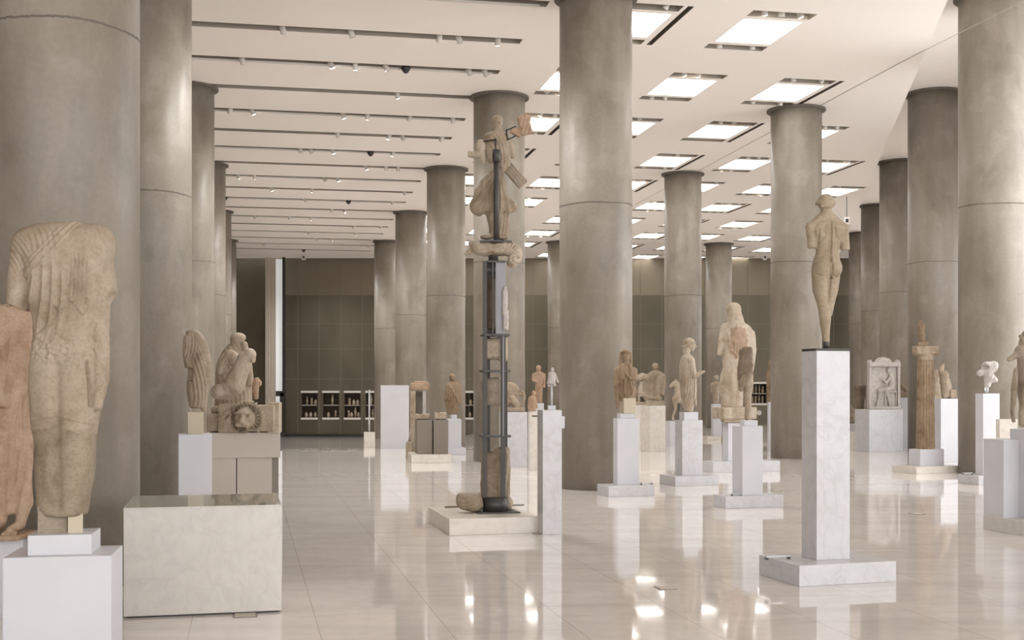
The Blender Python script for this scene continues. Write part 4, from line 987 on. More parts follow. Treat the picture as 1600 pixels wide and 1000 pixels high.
S.ell((834, 613.5, -1), (3.2, 3.2, 4), 1); S.loft([(617, 833, 3, 2.5), (621, 832, 5.5, 4), (630, 831, 6, 4), (642, 831, 6, 4.5)], 1, 2.3, 1); S.chain([(836, 622, 0, 2), (839, 636, 0, 1.6)], 1); S.chain([(828, 622, 0, 2.4), (827, 636, 0, 2.4)], 1); S.folds((832, 630), (7, 14), -30, 3, .5)
sculpt_thing(S, 'painted_statuette', 'tiny statuette with red and black painted patches, on the slender labelled pedestal', 'statuette', 'stone_red', R)
R = pedestal('plain white pedestal just behind the painted statuette', ['white'], (836, 838, 850, 630, 700), yaw=8)
S = Sculpt(832, 852, 570, 634, -8, 8, .5)
head(S, 841.5, 578, 10, 0, 0, 'cap', .8, .2); S.loft([(583, 842, 5, 4), (587, 842, 8.5, 5), (596, 842, 7, 5), (602, 842, 5.5, 4.5), (612, 842, 6, 5), (632, 842, 5, 4.5)], 1, 2.4, 1.2)
S.chain([(834, 588, 0, 2.6), (833, 596, -2, 2.2), (839, 599, -5, 2)], 1); S.chain([(850, 588, 0, 2.6), (850, 606, -1, 2.2)], 1); S.folds((842, 615), (7, 18), 0, 3, .3)
sculpt_thing(S, 'upright_draped_statue', 'upright orange toned statue with a long robe, behind the painted statuette', 'statue', 'stone_red', R)

# ============================================================ MIDDLE RIGHT GROUP
R = pedestal('white stepped pedestal beside the centre column, under the long haired draped statue', ['marble', 'white', 'white'], (933, 951, 1023, 760, 777), (958, 964.5, 999, 654), (964, 969, 992, 646), yaw=17)
S = Sculpt(956, 1002, 542, 648, -20, 20, .65)
head(S, 977.5, 556.5, 20, 10, 0, 'cap', .8); S.chain([(969.5, 551.5, -2, 1.5), (973, 549, -7, 1.5), (981, 549, -7.5, 1.5), (985.8, 551.5, -2, 1.5)], 1); S.chain([(969.5, 556, 0, 2.4), (969, 566, 0, 2.6), (971, 576, -2, 2.6)], 1); S.chain([(985.5, 556, 0, 2.4), (986, 566, 0, 2.4), (985, 576, -2, 2.4)], 1)
S.cap((977, 566, 0), (977, 574, 0), 4.5, 5.5, 2)
S.loft([(571, 977, 9, 7), (576, 977, 16, 9), (590, 978, 16, 10), (604, 979, 14.5, 9.5), (620, 979, 12, 9), (630, 980, 10, 8), (645, 980, 9.5, 8)], 2, 2.4, 2)
S.chain([(964, 579, 0, 5), (963, 600, -2, 4.5), (964, 620, -2, 3.6), (965, 636, -2, 2.6)], 1.5); S.chain([(991, 579, 0, 5), (991, 590, -4, 4.5)], 1.5); S.ell((965, 593, -8), (2.8, 3, 2.8), .6, sub=True)
S.cut((992, 595), (.3, 1), .5, (985, 1000, 590, 602))
for x in (969.8, 972, 974.2, 983, 985.2): S.chain([(x, 568, -6, 1.1), (x-.5 if x < 978 else x+1, 576, -10, 1.2), (x-.5 if x < 978 else x+2, 592, -11, 1)], .4)
S.chain([(974, 580, -9, 1.6), (984, 592, -12, 2), (993, 592, -8, 2)], 1); S.chain([(977, 592, -10, 2.2), (975, 610, -11, 2.4), (977, 627, -9, 1.6)], 1); S.chain([(984, 598, -10, 2), (988, 612, -9, 2), (986, 618, -8, 1.4)], 1)
S.folds((979, 606), (14, 24), 6, 3.6, .8, .2, 0, 1).rough(.3, 4)
S.cut((980, 626), (0, 1), .8, (969, 1000, 622, 650))
o = sculpt_thing(S, 'long_haired_draped_statue', 'draped statue with long braids facing the viewer, beside the centre column', 'statue', 'stone_brown', R, keep=True)
zz = zat(622, R.c.y)-R.z; boxo('support_block', (xat(980.5, R.c.y)-o.location.x, 0, R.z+zz/2-o.location.z), (20*R.c.y/F, .16, zz), 'cream', o, .3)

R = pedestal('warm marble pedestal under the broad backed torso, behind the long haired statue', ['marble_warm', 'stone_pale'], None, (1001, 1016, 1040, 634, 706), (1010, 1017, 1038, 626), yaw=30, name='display_pedestal')
S = Sculpt(1006, 1042, 568, 630, -14, 14, .6)
head(S, 1023.5, 577, 12, 180, 0, 'cap', .8); S.loft([(582, 1024, 5, 4), (588, 1025, 13, 6), (597, 1025, 12.5, 7), (610, 1023, 10, 7), (620, 1022, 10, 7), (628, 1022, 10, 7)], 1.5, 2.4, 1.5)
S.chain([(1036, 592, 0, 4), (1037, 602, 0, 3.4), (1034, 620, -2, 3)], 1.5); S.chain([(1014, 592, 0, 3.6), (1013, 612, 0, 3)], 1.5); S.cap((1023, 592, -7), (1022, 624, -7), .8, 1, 1.5, sub=True)
S.chain([(1013, 624, -4, 3.5), (1030, 626, -6, 3.5)], 2); S.rough(.4, 4)
sculpt_thing(S, 'broad_backed_torso', 'small nude figure seen from behind with broad shoulders, on the warm marble pedestal', 'statue', 'stone', R, cx=1023)
# relief with gable behind
Yr = 29.5; X = xat(1000, Yr); z0 = fz(X, Yr); t = thing('carved_gable_block', 'carved stone gable group with small seated figures, left of the broad backed torso', 'sculpture', (X, Yr, z0)); og = t.location
L = lambda px, py, dy=0: Vector((xat(px, Yr)-og.x, dy, zat(py, Yr)-og.z))
p = L(1005, 633); boxo('bench', (p.x, 0, p.z/2), (.80, .6, p.z), 'marble_warm', t)
S = Sculpt(990, 1038, 582, 636, -12, 12, .7)
S.box((1004, 610, 8), (14, 3, 22), 1, 1); S.chain([(992, 592, 0, 4), (1004, 587, 0, 4.5), (1020, 592, 0, 4), (1034, 600, 0, 3.5)], 2); S.box((1004, 631, 0), (14, 9, 3), 1, 1)
S.ell((1001, 599, -1), (2.6, 3, 3), 1); S.chain([(1001, 603, -1, 3.4), (1000, 613, -2, 4), (1006, 616, -3, 3), (1008, 624, -3, 2.4)], 1.4); S.box((1003, 618, -2), (6, 6, 2), .5, 1); S.box((998, 624, -2), (1.4, 5, 6), .5, .5); S.box((1009, 624, 0), (1.4, 5, 6), .5, .5)
S.folds((1006, 592), (20, 8), 60, 4, .7).rough(.5, 4)
S.place('gable_relief', 'stone_pale', Yr, None, t, None, True, (og.x, og.y, og.z))
# horse
R = pedestal('plain white pedestal under the small horse', ['white'], (1040, 1047, 1075, 658, 698), yaw=20)
S = Sculpt(1043, 1072, 592, 660, -10, 10, .55)
S.chain([(1048, 605, 0, 2.6), (1053, 601, 0, 3.6), (1057, 600, 0, 3.4)], 1.2); S.chain([(1056, 600, 0, 3.6), (1058, 610, 0, 4.4), (1059, 622, 0, 6)], 1.5); S.chain([(1055, 596, 0, 1.4), (1060, 600, 0, 1.6), (1063, 612, 0, 1.6)], .8)
S.chain([(1056, 625, 0, 6), (1062, 627, 2, 6), (1069, 626, 4, 6)], 2); S.chain([(1054, 630, -3, 3.4), (1055, 640, -3, 2), (1051, 652, -3, 1.7), (1051, 657, -4, 2.2)], 1); S.cap((1056, 594, -1), (1056, 597, -1), 1, 1, .5)
S.chain([(1068, 630, 3, 3.4), (1067, 636, 3, 2.4)], 1); S.cut((1071, 625), (1, .1), .4)
o = sculpt_thing(S, 'small_horse_statue', 'small broken horse statue facing left, between the torso and the statue in profile', 'statue', 'stone_pale', R, cx=1055)
tubeo('support_rod', Vector((xat(1061, R.c.y)-o.location.x, 0, R.z-o.location.z)), Vector((xat(1061, R.c.y)-o.location.x, 0, zat(630, R.c.y)-o.location.z)), .015, 'steel', o)
# profile draped statue
R = pedestal('white marble stepped pedestal under the draped statue in profile', ['marble', 'marble', 'white'], (1030.5, 1055, 1123, 745, 760), (1054.5, 1066, 1098, 657), (1061, 1069, 1091, 644), yaw=17)
S = Sculpt(1058, 1102, 522, 646, -20, 20, .65)
head(S, 1078, 538, 21, 80, 0, 'cap', 1); S.cap((1066, 541, -4), (1083, 535, -9), 1.6, 1.4, 1); S.chain([(1073, 545, 0, 6), (1072, 556, 0, 5), (1073, 566, -4, 3)], 2)
S.loft([(553, 1074, 6, 7), (559, 1074, 10, 14), (572, 1074, 12.5, 16), (588, 1074, 12, 15), (605, 1074, 11, 14), (625, 1075, 10, 13), (643, 1076, 7, 10)], 2, 2.3, 2)
S.chain([(1078, 564, -12, 6), (1080, 578, -13, 5.5), (1083, 587, -12, 4.5), (1098, 580, -12, 2)], 2); S.chain([(1084, 590, -9, 3), (1084, 620, -9, 3), (1086, 632, -8, 2)], 2)
S.folds((1078, 610), (14, 34), 5, 4, .9, .3, 0, 1).rough(.8, 5, (1072, 620), (12, 20)).rough(.35, 5)
sculpt_thing(S, 'draped_statue_in_profile', 'draped statue with a hair band facing right with one forearm held out', 'statue', 'stone_pale', R, cx=1076)
# big figure from behind
R = pedestal('wide white marble stepped pedestal under the large caped figure', ['marble', 'white'], (1098, 1114, 1219, 722, 739), (1129, 1138, 1164, 661), yaw=17)
S = Sculpt(1114, 1184, 634, 664, -24, 24, .8)
S.box((1149, 646, 0), (30, 18, 9), 1.5, 1); S.box((1132, 646, -4), (14, 16, 9), 2, 1, rz=.5); S.box((1150, 656, 0), (22, 14, 5), 2, 1); S.rough(.7, 6).rough(.8, 3, (1150, 654), (26, 6))
o = sculpt_thing(S, 'stone_base_block', 'rough beige stone block on the pedestal, under the large caped figure', 'block', 'stone_pale', R, cx=1149); zb2 = zat(638, R.c.y)
RB = R
S = Sculpt(1118, 1182, 470, 642, -30, 30, .9)
head(S, 1146, 485, 26, 200, 0, 'cap', 1.5); S.ell((1146, 482, -1), (11, 11.5, 10), 2); S.chain([(1136, 489, 0, 1.6), (1141, 492, -9, 1.6), (1151, 492, -10, 1.6), (1157, 489, 0, 1.6)], 1); S.chain([(1147, 484, -3, 9.5), (1149, 500, -6, 12), (1151, 518, -9, 14)], 4)
S.loft([(500, 1149, 12, 9), (510, 1151, 22, 13), (530, 1153, 25, 17), (550, 1152, 23, 18), (570, 1147, 20, 17), (590, 1144, 19, 17), (610, 1143, 18, 16), (636, 1144, 17, 15)], 4, 2.4, 3)
S.ell((1150, 530, -12), (15, 9, 22), 5); S.chain([(1133, 510, 0, 7), (1128, 528, -2, 6), (1126, 542, -4, 5), (1124, 550, -5, 4.5)], 3); S.chain([(1174, 520, 0, 6), (1176, 545, 0, 6), (1172, 575, 0, 6)], 4); S.ell((1122, 572, 0), (9, 20, 14), 4, sub=True)
S.chain([(1128, 600, -4, 5), (1131, 630, -4, 4)], 3); S.folds((1150, 548), (24, 14), 0, 4, 1.2, 0, 0, 1).rough(1, 5, (1150, 528), (15, 24)).folds((1142, 605), (20, 36), 0, 12, .9).rough(.6, 7)
S.cut((1140, 640), (0, 1))
S.tinted(lambda x, z, d: (d < 2) & (((x-1150)/15)**2+((z-533)/25)**2 < 1+.15*np.sin(x*.9)+.15*np.sin(z*.7))); S.ridge([(1136, 520), (1138, 545), (1150, 556), (1164, 548), (1166, 520)], 1.6, 1.6)
sculpt_thing(S, 'large_caped_statue', 'large standing figure seen from behind with a caped back and tied hair', 'statue', ['stone_pale', 'stone_rose'], None, R.c.y, zb2+.002, cx=1146)
# leg torso in front
R = pedestal('front white stepped pedestal with a label holder, under the dark hipped leg fragment', ['marble', 'white', 'white'], (1114.5, 1134, 1224, 776, 795), (1144, 1160, 1192, 666), (1156, 1163, 1184, 657), yaw=17)
S = Sculpt(1150, 1180, 542, 660, -18, 18, .65)
S.loft([(546, 1168, 7, 7), (552, 1165, 11, 9), (565, 1164, 12, 10), (580, 1164, 12, 9.5), (596, 1163, 10.5, 9), (608, 1163, 9, 8)], 2, 2.3, 2)
S.chain([(1168, 585, 2, 9), (1170, 605, 2, 7.5), (1168, 622, 0, 6), (1169, 638, 0, 5), (1167, 657, 0, 3.8)], 2); S.chain([(1160, 596, 2, 7), (1158, 612, 2, 4)], 2)
S.chain([(1173, 575, -6, 3.4), (1162, 585, -9, 2.6), (1156, 588, -9, 2.2)], 1.4); S.ell((1152, 562, 0), (4, 12, 12), 3, sub=True); S.folds((1162, 570), (10, 22), 8, 5, .5).rough(.4, 5)
S.tinted(lambda x, z, d: (z < 596-.35*(x-1150)+3*np.sin(x*.6)))
sculpt_thing(S, 'leg_torso_fragment', 'headless hips and single leg fragment standing on the front stepped pedestal', 'statue', ['stone', 'stone_dark'], R, cx=1167)
# little white figure and pedestal behind
R = pedestal('slim white pedestal with a step, left of the large caped figure', ['marble_warm', 'white'], (1098, 1105, 1127, 682, 688), (1111, 1114, 1128, 631), yaw=17)
S = Sculpt(1108, 1130, 584, 634, -8, 8, .5)
head(S, 1119.5, 591, 9, 0, 0, 'cap', .6); S.loft([(596, 1119, 4, 3), (600, 1119, 7, 4), (610, 1119, 5.5, 4), (620, 1119, 5, 4), (631, 1119, 4.5, 3.5)], 1, 2.3, 1); S.chain([(1112.5, 601, 0, 2), (1112, 612, 0, 1.6)], 1); S.chain([(1126, 601, 0, 2), (1126, 612, 0, 1.6)], 1); S.cap((1119, 614, -4), (1119, 632, -4), .6, .8, .8, sub=True)
sculpt_thing(S, 'small_standing_figure', 'small pale standing figure between the far column and the large caped figure', 'statue', 'stone_pale', R)
R = pedestal('narrow white pedestal half hidden by the column right of the wall case', ['white'], (1199, 1202, 1214, 628, 705), yaw=17)
S = Sculpt(1196, 1216, 562, 632, -8, 8, .6); S.ell((1205, 571, 0), (5, 5, 7), 2); S.loft([(576, 1205, 4, 4), (586, 1206, 8, 6), (600, 1205, 7, 6), (630, 1205, 6, 5)], 1.5, 2.3, 1); S.rough(.6, 4)
sculpt_thing(S, 'half_hidden_statue', 'worn standing statue half hidden by the column behind the nude youth', 'statue', 'stone_brown', R)

# ============================================================ NUDE YOUTH
R = pedestal('tall white marble pedestal on a broad slab, under the nude youth', ['marble', 'marble'], (1186, 1249, 1400.5, 884, 917), (1252.5, 1276, 1328, 548), yaw=17)
zpl = R.z; YB = R.c.y
plt = zat(545, YB-.1)
S = Sculpt(1256, 1332, 300, 540, -26, 26, .75)
HX = lambda zx, zy: (1240+zx/3.7, 290+zy/3.7)
S.chain([(1267.5, 355, 1, 8.2), (1268.5, 372, 0, 7.6), (1269, 394, -2, 7.2)], 4); S.chain([(1318, 357, 1, 8), (1319.5, 374, 0, 7.2), (1320.5, 396, -2, 6.8)], 4)
S.cut((1268, 388), (0, 1), 0, (1250, 1282, 380, 402)); S.cut((1320, 391), (0, 1), 0, (1308, 1335, 383, 404))
head(S, 1290.5, 318.5, 29, 168, 0, 'cap', 1.5)
S.ell((1290, 316, 0), (13, 13, 11.5), 2); S.chain([(1290, 320, -4, 10.5), (1291, 331, -3, 7.5)], 3)
for i in range(34):
    b = 2*PI*i/34; S.ell((1289.8+14*math.cos(b), 317.5+.9*math.sin(b*5), 13*math.sin(b)), (2.0, 2.1, 2.5), .6)
for i in range(7): S.ell((1282+i*2.7, 323.5-.3*abs(i-3), -11.5+.5*abs(i-3)), (1.6, 1.6, 2.2), .5)
S.chain([(1290.5, 328, 0, 8), (1291, 342, 0, 8.5)], 4); S.chain([(1290, 334, 1, 7), (1276, 348, 1, 8), (1268, 354, 1, 8)], 5); S.chain([(1292, 334, 1, 7), (1308, 349, 1, 8), (1317, 356, 1, 7.5)], 5)
S.loft([(345, 1292, 16, 9), (352, 1292, 23, 11), (362, 1293, 24.5, 12.5), (373, 1293.5, 22, 13), (386, 1293.5, 18.5, 12.5), (396, 1292.5, 18, 12), (406, 1291.5, 20.5, 13), (418, 1291, 22.2, 13.5), (428, 1291, 21.5, 12.5), (436, 1291, 18, 10)], 4, 2.3, 4)
S.ell((1281.5, 362, -7.5), (9.5, 6, 12), 4); S.ell((1305.5, 362, -7.5), (9, 6, 12), 4)
S.chain([(1282, 424, 0, 13.6), (1282, 450, 1, 12.6), (1286, 474, 0, 9.6), (1287.5, 484, -1.5, 9.2), (1288.5, 498, -2.5, 9), (1290, 520, 0, 6.2), (1290.8, 536, 0, 5.3)], 4)
S.chain([(1303, 426, 3, 11), (1301.5, 452, 6, 9.6), (1298.8, 472, 7, 7.2), (1297.5, 484, 7, 6), (1297, 490, 7, 5.4)], 2.5)
S.ell((1284, 417, -7), (12, 11, 13), 5); S.ell((1304.5, 419, -6), (9.5, 10.5, 12.5), 5)
S.chain([(1294.5, 348, -10.5, 1), (1294, 360, -12.8, 1.8), (1294, 374, -13.6, 2.2), (1293.5, 392, -13, 2.4), (1294.5, 403, -14, 2)], 5, sub=True)
S.chain([(1295.5, 404, -14, 1.4), (1295.8, 416, -16.5, 2.4), (1296.3, 430, -13.5, 2.6), (1295, 452, -6, 2.2), (1293.6, 470, -4, 1.6)], 2.5, sub=True)
S.chain([(1273, 430, -11, .8), (1284, 433, -14.5, 1.3), (1294, 429, -14, 1.3)], 2.5, sub=True); S.chain([(1298, 430, -12, 1.1), (1306, 433, -12, 1.2), (1313, 430, -8, .8)], 2, sub=True)
S.chain([(1287, 358, -13, .8), (1285, 372, -14, 1.2), (1277, 378, -12, .8)], 4, sub=True); S.chain([(1300, 358, -13, .8), (1302, 372, -14, 1.2), (1311, 378, -11, .8)], 4, sub=True)
S.cut((1291, 534.5), (0, 1)); S.rough(.25, 9)
S.ridge([(1295, 346), (1294.2, 372), (1293.5, 394), (1295, 407)], 2.4, -2.0).ridge([(1295.2, 404), (1296, 420), (1296.6, 436)], 1.7, -3.2).ridge([(1296.6, 434), (1295, 452), (1293.8, 476)], 1.5, -2.2)
S.ridge([(1273, 430), (1284, 434.5), (1294, 432)], 1.4, -1.3).ridge([(1299, 432), (1306, 435), (1313, 431)], 1.3, -1.3).ridge([(1288, 356), (1286, 370), (1279, 378)], 1.7, -1.0).ridge([(1301, 356), (1303, 371), (1310, 378)], 1.7, -1.0)
S.ridge([(1276.5, 358), (1276.3, 372), (1275.5, 388)], 1.3, -1.8).ridge([(1311.5, 362), (1312.3, 376), (1312, 392)], 1.3, -1.8).ridge([(1278, 322), (1284, 325), (1290, 324), (1297, 325), (1303, 321)], 1.4, 1.4).ridge([(1277, 325.5), (1290, 328.5), (1303, 325)], 1.2, -1.2)
S.ridge([(1281, 481), (1292, 482)], 1.2, -.8).ridge([(1281, 398), (1291, 403)], 2, -.7).ridge([(1306, 399), (1298, 404)], 2, -.7)
yo = sculpt_thing(S, 'nude_youth_statue', 'nude youth statue seen from behind with cut arms and one broken leg', 'statue', 'stone_boy', None, YB, None, keep=True, cx=1291)
pz = zpl
plate_t = .018
o = boxo('base_plate', (xat(1290, YB)-yo.location.x, 0, pz+plate_t/2-yo.location.z), (60*YB/F, .2, plate_t), 'steel', yo, math.radians(17), .002)
tubeo('mounting_rod', Vector((xat(1291, YB)-yo.location.x, 0, pz+plate_t-yo.location.z)), Vector((xat(1291, YB)-yo.location.x, 0, .02)), .022, 'steel', yo)

# ============================================================ RIGHT BACK GROUP
R = pedestal('low warm stone pedestal under the dark tree trunk like torso, right of the nude youth', ['marble_warm'], (1324, 1337, 1350, 675, 704), yaw=17)
S = Sculpt(1331, 1356, 598, 678, -12, 12, .65)
S.loft([(602, 1343, 8, 7), (612, 1344, 9, 8), (630, 1343, 7, 7), (655, 1342, 6.5, 6.5), (674, 1342, 6.5, 6)], 2, 2.4, 1.5); S.ell((1350, 606, 0), (4, 5, 5), 2); S.rough(.6, 6).folds((1343, 640), (9, 36), 0, 6, .4)
sculpt_thing(S, 'brown_torso_fragment', 'dark brown trunk like torso fragment left of the relief slab', 'fragment', 'stone_dark', R)
R2 = pedestal('white block just right of the nude youth pedestal', ['white'], (1318, 1322, 1336, 662, 700), yaw=17, back=0)
S = Sculpt(1322, 1336, 598, 630, -8, 8, .6); S.ell((1329, 606, 0), (5, 5, 7), 2); S.ell((1329, 618, 0), (6, 6, 9), 2); S.rough(.8, 4); sculpt_thing(S, 'small_bust_fragment', 'worn small bust between the nude youth pedestal and the brown torso', 'fragment', 'stone', None, R2.c.y, R2.z)
# relief slab
R = pedestal('broad white marble block under the relief slab with a rounded gable', ['marble'], (1349, 1358, 1411, 640, 706.5), yaw=17, depth=(.55, None, None))
S = Sculpt(1352, 1410, 558, 642, -8, 10, .6)
S.box((1381, 606, 4), (24, 3, 34), .6, .5); S.box((1358.5, 603, 1), (2, 6, 37), .5, .5); S.box((1403.5, 603, 1), (2, 6, 37), .5, .5); S.box((1381, 571.5, 0), (24.5, 7, 3.4), .8, .5); S.box((1381, 639, 0), (24.5, 7, 2.2), .5, .5)
S.ell((1380, 568, 1), (14, 6, 8), 1); S.ell((1359, 568, 1), (4, 6, 4), 1); S.ell((1402, 568, 1), (4, 6, 4), 1)
S.cut((1380, 571.0), (0, 1), 0, (0, 0, 0, 0))
S.ell((1389, 581, -1), (4, 3.5, 5), 1); S.chain([(1392, 588, 0, 4), (1394, 598, 0, 5), (1393, 608, 0, 5), (1382, 610, -2, 4), (1374, 612, -2, 3.6), (1374, 624, -1, 2.6), (1370, 635, -2, 2)], 2); S.chain([(1390, 592, -2, 2.4), (1384, 600, -4, 2), (1380, 596, -4, 1.6)], 1)
for x in (1383, 1400): S.box((x, 624, 1), (1, 3, 12), .4, .5)
S.box((1391, 614, 1), (10, 3, 1.2), .4, .5); S.chain([(1384, 612, -1, 2.6), (1388, 624, -1, 2.2), (1390, 635, -2, 1.6)], 1)
S.folds((1385, 612), (18, 22), 20, 3, .4).rough(.3, 3)
sculpt_thing(S, 'relief_slab', 'pale relief slab of a seated figure with a rounded gable top', 'relief', 'stone_white', R)
R = pedestal('bright white pedestal behind the relief slab', ['white'], (1404, 1406, 1424, 621, 700), yaw=17)
S = Sculpt(1402, 1422, 596, 624, -8, 8, .55); S.ell((1408, 603, 0), (4.5, 4.5, 5), 1.5); S.ell((1415, 607, 0), (4, 5, 5), 2); S.box((1410, 616, 0), (7, 5, 3.5), 1, 1); S.rough(.5, 3)
sculpt_thing(S, 'small_head_fragment', 'little stone head on a block, right of the relief slab', 'fragment', 'stone', R)
# ionic column
R = pedestal('low stepped white base under the fluted stone column', ['marble_warm', 'white'], (1394, 1432, 1500, 730, 741), (1420, 1438, 1475, 702.5), yaw=25)
Yc = R.c.y; X = xat(1446, Yc); t = thing('fluted_stone_column', 'weathered brown fluted stone column on the low stepped base', 'column', (X, Yc, R.z)); k = Yc/F
bm = bmesh.new(); n = 120; rows_ = 40; H = zat(562, Yc)-R.z; rings = []
for j in range(rows_+1):
    z = H*j/rows_; rr = (14.2-1.6*j/rows_)*k; ring = []
    for i in range(n):
        a = 2*PI*i/n; fl_ = 1-.085*abs(math.cos(a*10))**.6+.010*math.sin(7*a+z*9)+.012*math.sin(z*31+3*a)
        ring.append(bm.verts.new((rr*fl_*math.cos(a), rr*fl_*math.sin(a), z)))
    rings.append(ring)
for A, B in zip(rings, rings[1:]):
    for i in range(n): bm.faces.new((A[i], A[(i+1) % n], B[(i+1) % n], B[i]))
bm.faces.new(rings[0][::-1]); bm.faces.new(rings[-1]); bmobj('fluted_shaft', bm, 'stone_brown', t)
S = Sculpt(1424, 1470, 536, 566, -16, 16, .6)
S.box((1446, 543, 0), (18, 12, 2.2), .8, .5); S.box((1446, 549, 0), (17, 12, 5), 2, 1); S.loft([(550, 1446, 15, 12), (563, 1446, 12.5, 12)], 1, 2.2, 1)
for q in (-1, 1): S.ell((1446+14*q, 551, 0), (5, 13, 5.5), 1)
S.rough(.6, 4); S.place('capital', 'stone', Yc, None, t, None, True, (X, Yc, R.z))
S = Sculpt(1428, 1456, 496, 542, -10, 10, .55)
S.chain([(1439, 503, 0, 3.2), (1438, 512, 0, 4.8), (1440, 524, 0, 5.4), (1441, 532, 0, 4.6)], 1.5); S.box((1441, 538, 0), (9, 6, 3), 1, 1.5); S.chain([(1443, 507, 0, 2), (1443, 516, 0, 2.4)], 1); S.rough(.6, 3)
sculpt_thing(S, 'figure_fragment', 'small broken brown figure on top of the fluted stone column', 'fragment', 'stone_brown', None, Yc, zat(541, Yc))
# torso with shadow, right of fluted column
R = pedestal('bright white pedestal between the fluted column and the marble bust', ['white', 'white'], (1458, 1470, 1506, 712, 722), (1460, 1470, 1500, 623), yaw=17)
S = Sculpt(1462, 1496, 564, 626, -10, 10, .6)
S.chain([(1472, 572, 0, 3.6), (1470, 578, 0, 4.2)], 1.5); S.loft([(577, 1473, 6, 5), (584, 1475, 7.5, 6), (594, 1475, 6, 5.5), (604, 1477, 7, 6), (620, 1476, 4.5, 5)], 1.5, 2.3, 1); S.chain([(1481, 592, 0, 3), (1484, 602, 0, 3.2), (1481, 616, 0, 4)], 2); S.box((1488, 614, 0), (5, 6, 7), 1, 1); S.chain([(1468, 574, 0, 2), (1474, 568, 0, 2)], 1); S.rough(.4, 4)
sculpt_thing(S, 'twisted_torso', 'small twisting torso fragment right of the fluted stone column', 'fragment', 'stone', R)
S = Sculpt(1456, 1474, 572, 628, -8, 8, .7); S.box((1464, 612, 0), (6, 5, 12), 2, 1); S.ell((1463, 590, 0), (6, 5, 12), 2); S.rough(.7, 5)
R3 = pedestal('white pedestal directly behind the fluted stone column', ['white'], (1452, 1456, 1474, 624, 708), yaw=17)
sculpt_thing(S, 'upright_slab_fragment', 'pale rounded slab fragment half hidden by the fluted stone column', 'fragment', 'stone_pale', None, R3.c.y, R3.z)
# bust on rod
R = pedestal('tall bright white pedestal under the white twisted bust fragment, near the right edge', ['marble', 'white'], (1497, 1529, 1568, 744, 758), (1524, 1536, 1562, 615), yaw=17)
Yc = R.c.y; X = xat(1541.5, Yc); t = thing('mounted_bust_fragment', 'white twisting bust fragment on a short rod near the right edge', 'sculpture', (X, Yc, R.z)); k = Yc/F
tubeo('mounting_rod', (0, 0, 0), (0, 0, zat(600, Yc)-R.z), .028, 'acrylic', t)
S = Sculpt(1525, 1562, 560, 606, -16, 16, .6)
S.box((1546, 573, 0), (11, 7, 7.5), 4, 4, ry=.15); S.ell((1553, 571, 0), (5, 7, 7), 6); S.chain([(1543, 578, 0, 7), (1545, 586, 0, 6.5), (1547, 591, 0, 6.5)], 8); S.ell((1551, 592, -1), (8, 7, 4.5), 6, ry=.5); S.ell((1531, 583, 0), (4.5, 5, 5), 3); S.chain([(1532, 582, 0, 3.4), (1539, 582, 0, 4.4)], 5); S.chain([(1544, 592, 0, 6), (1543, 601, 0, 5)], 6); S.ell((1538, 574, -4), (5, 6, 4), 4, sub=True); S.cut((1536, 570), (-1, -.8), .5)
S.folds((1545, 584), (14, 18), 40, 5, .8, .4).rough(.4, 4)
S.place('bust', 'stone_plaster', Yc, None, t, None, True, (X, Yc, R.z))
# right edge horse
R = pedestal('large greige stepped pedestal at the right edge, under the horse and rider', ['marble_case', 'white'], (1536, 1600, 1700, 815, 838), (1578, 1622, 1690, 672), yaw=17)
bl = boxo('side_block', (xat(1568, R.c.y+.12)-R.t.location.x, .12, zat(687, R.c.y)/2+.05), (.24, .30, zat(687, R.c.y)-.1), 'white', R.t, math.radians(17))
S = Sculpt(1570, 1665, 512, 662, -26, 26, 1.0)
S.chain([(1577, 554, 0, 3.6), (1585, 549, 0, 5), (1594, 542, 0, 7)], 2); S.chain([(1594, 540, 0, 8), (1602, 556, 0, 12), (1606, 580, 0, 17)], 4); S.chain([(1597, 534, 0, 2.2), (1600, 527, 0, 1.8)], 1); S.chain([(1604, 545, 4, 12), (1606, 528, 6, 11), (1608, 516, 6, 9)], 4); S.chain([(1598, 524, 0, 2), (1594, 518, -2, 3)], 2)
S.chain([(1606, 590, 0, 19), (1630, 592, 2, 19), (1650, 596, 4, 17)], 5); S.chain([(1600, 600, -6, 10), (1597, 620, -8, 7), (1592, 640, -8, 4), (1593, 655, -8, 4)], 3); S.chain([(1600, 600, 6, 9), (1602, 628, 6, 6), (1600, 656, 6, 4)], 3)
S.chain([(1584, 570, -8, 3), (1582, 590, -9, 5), (1580, 612, -9, 4.5), (1578, 636, -9, 3), (1580, 650, -9, 3)], 2); S.chain([(1646, 600, 4, 13), (1650, 630, 4, 7), (1648, 658, 4, 5)], 3)
S.folds((1606, 556), (14, 26), 60, 4, .7).rough(.7, 7)
sculpt_thing(S, 'horse_and_rider_statue', 'large horse with a rider leg, cut by the right edge of the picture', 'statue', 'stone_grey', R, cx=1612)
R = pedestal('plain white pedestal behind the white bust fragment, at the right', ['marble_warm'], (1556, 1562, 1590, 655, 770), yaw=17)

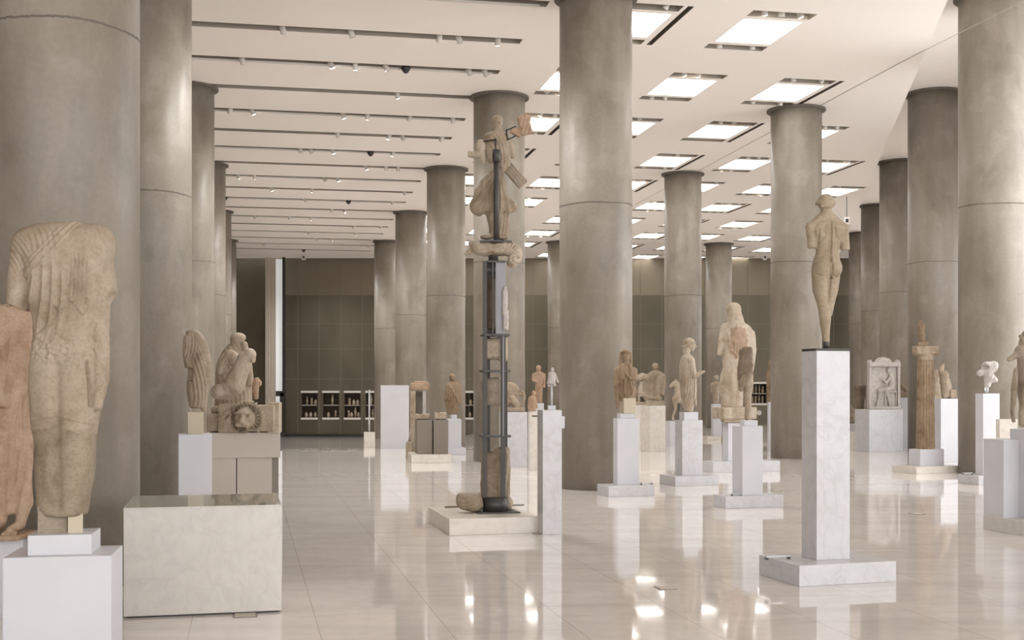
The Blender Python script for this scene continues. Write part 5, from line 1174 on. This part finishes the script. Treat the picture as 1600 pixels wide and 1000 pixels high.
# ============================================================ SMALL ITEMS
def holder(px, py, Y, z, w_, label, rz=.3):
    t = thing('label_holder', label, 'label holder', (xat(px, Y), Y, z), rz, 'label holders')
    boxo('label_bar', (0, 0, .022), (w_, .035, .016), 'acrylic', t, 0, .003)
    for q in (-1, 1): boxo('foot', (q*w_*.46, 0, .008), (.012, .04, .016), 'steel', t, 0, .002)
def on_slab(l, px, c_base, z): pass
holder(1215, 866, 9.02, zat(884, fl(1249, 917)[1]), .20, 'clear label holder on the slab at the foot of the nude youth pedestal')
holder(1010, 757, fl(951, 777)[1]+.28, zat(760, fl(951, 777)[1]), .16, 'clear label holder at the foot of the long haired statue pedestal')
holder(1151, 774, fl(1134, 795)[1]+.13, zat(776, fl(1134, 795)[1]), .13, 'clear label holder at the foot of the leg fragment pedestal')
holder(1512, 742, fl(1529, 758)[1]+.22, .006+zat(744, fl(1529, 758)[1]), .16, 'clear label holder at the foot of the bust fragment pedestal')
for px, py, w_, lab in ((383, 961, .15, 'floor socket cover in front of the glass topped case'), (1040, 919, .13, 'floor socket cover in the open middle of the floor'), (1433, 803, .13, 'floor socket cover in front of the fluted column'),
                       (841, 834, .10, 'floor socket cover at the foot of the marble slab'), (1213, 767, .12, 'floor socket cover right of the leg fragment pedestal')):
    X, Y = fl(px, py); t = thing('floor_socket_cover', lab, 'floor socket', (X, Y, 0), math.radians(12), 'floor socket covers')
    boxo('frame', (0, 0, .002), (w_, w_*1.15, .004), 'darkpanel', t, 0, .001); boxo('lid', (0, 0, .0045), (w_*.86, w_*1.0, .003), 'greige', t, 0, .001)
for px, py, Y, lab in ((474.5, 402, 51.2, 'little hanging sign below the ceiling edge, left'), (1195, 402, 51.2, 'little hanging sign below the ceiling edge, right'), (1323, 345, 35, 'little hanging sign beside the head of the nude youth')):
    z = zat(py, Y); t = thing('hanging_sign', lab, 'sign', (xat(px, Y), Y, CZ), 0, 'small hanging signs')
    boxo('board', (0, 0, z-CZ), (.16, .06, .22), 'lamp_body', t); boxo('dark_symbol', (0, -.035, z-CZ), (.08, .01, .10), 'black', t)
    tubeo('hanger', (0, 0, 0), (0, 0, z-CZ+.1), .01, 'steel', t, 8)
X, Y = xat(1183, WY), WY
bm = bmesh.new(); bmesh.ops.create_circle(bm, cap_ends=True, segments=24, radius=.11, matrix=Matrix.Translation((xat(1186, WY), WY-.012, zat(645, WY))) @ Matrix.Rotation(PI/2, 4, 'X'))
o = bmobj('round_wall_symbol', bm, 'trimline'); tag(o, 'small round pale symbol on the wall below the right wall case', 'sign')
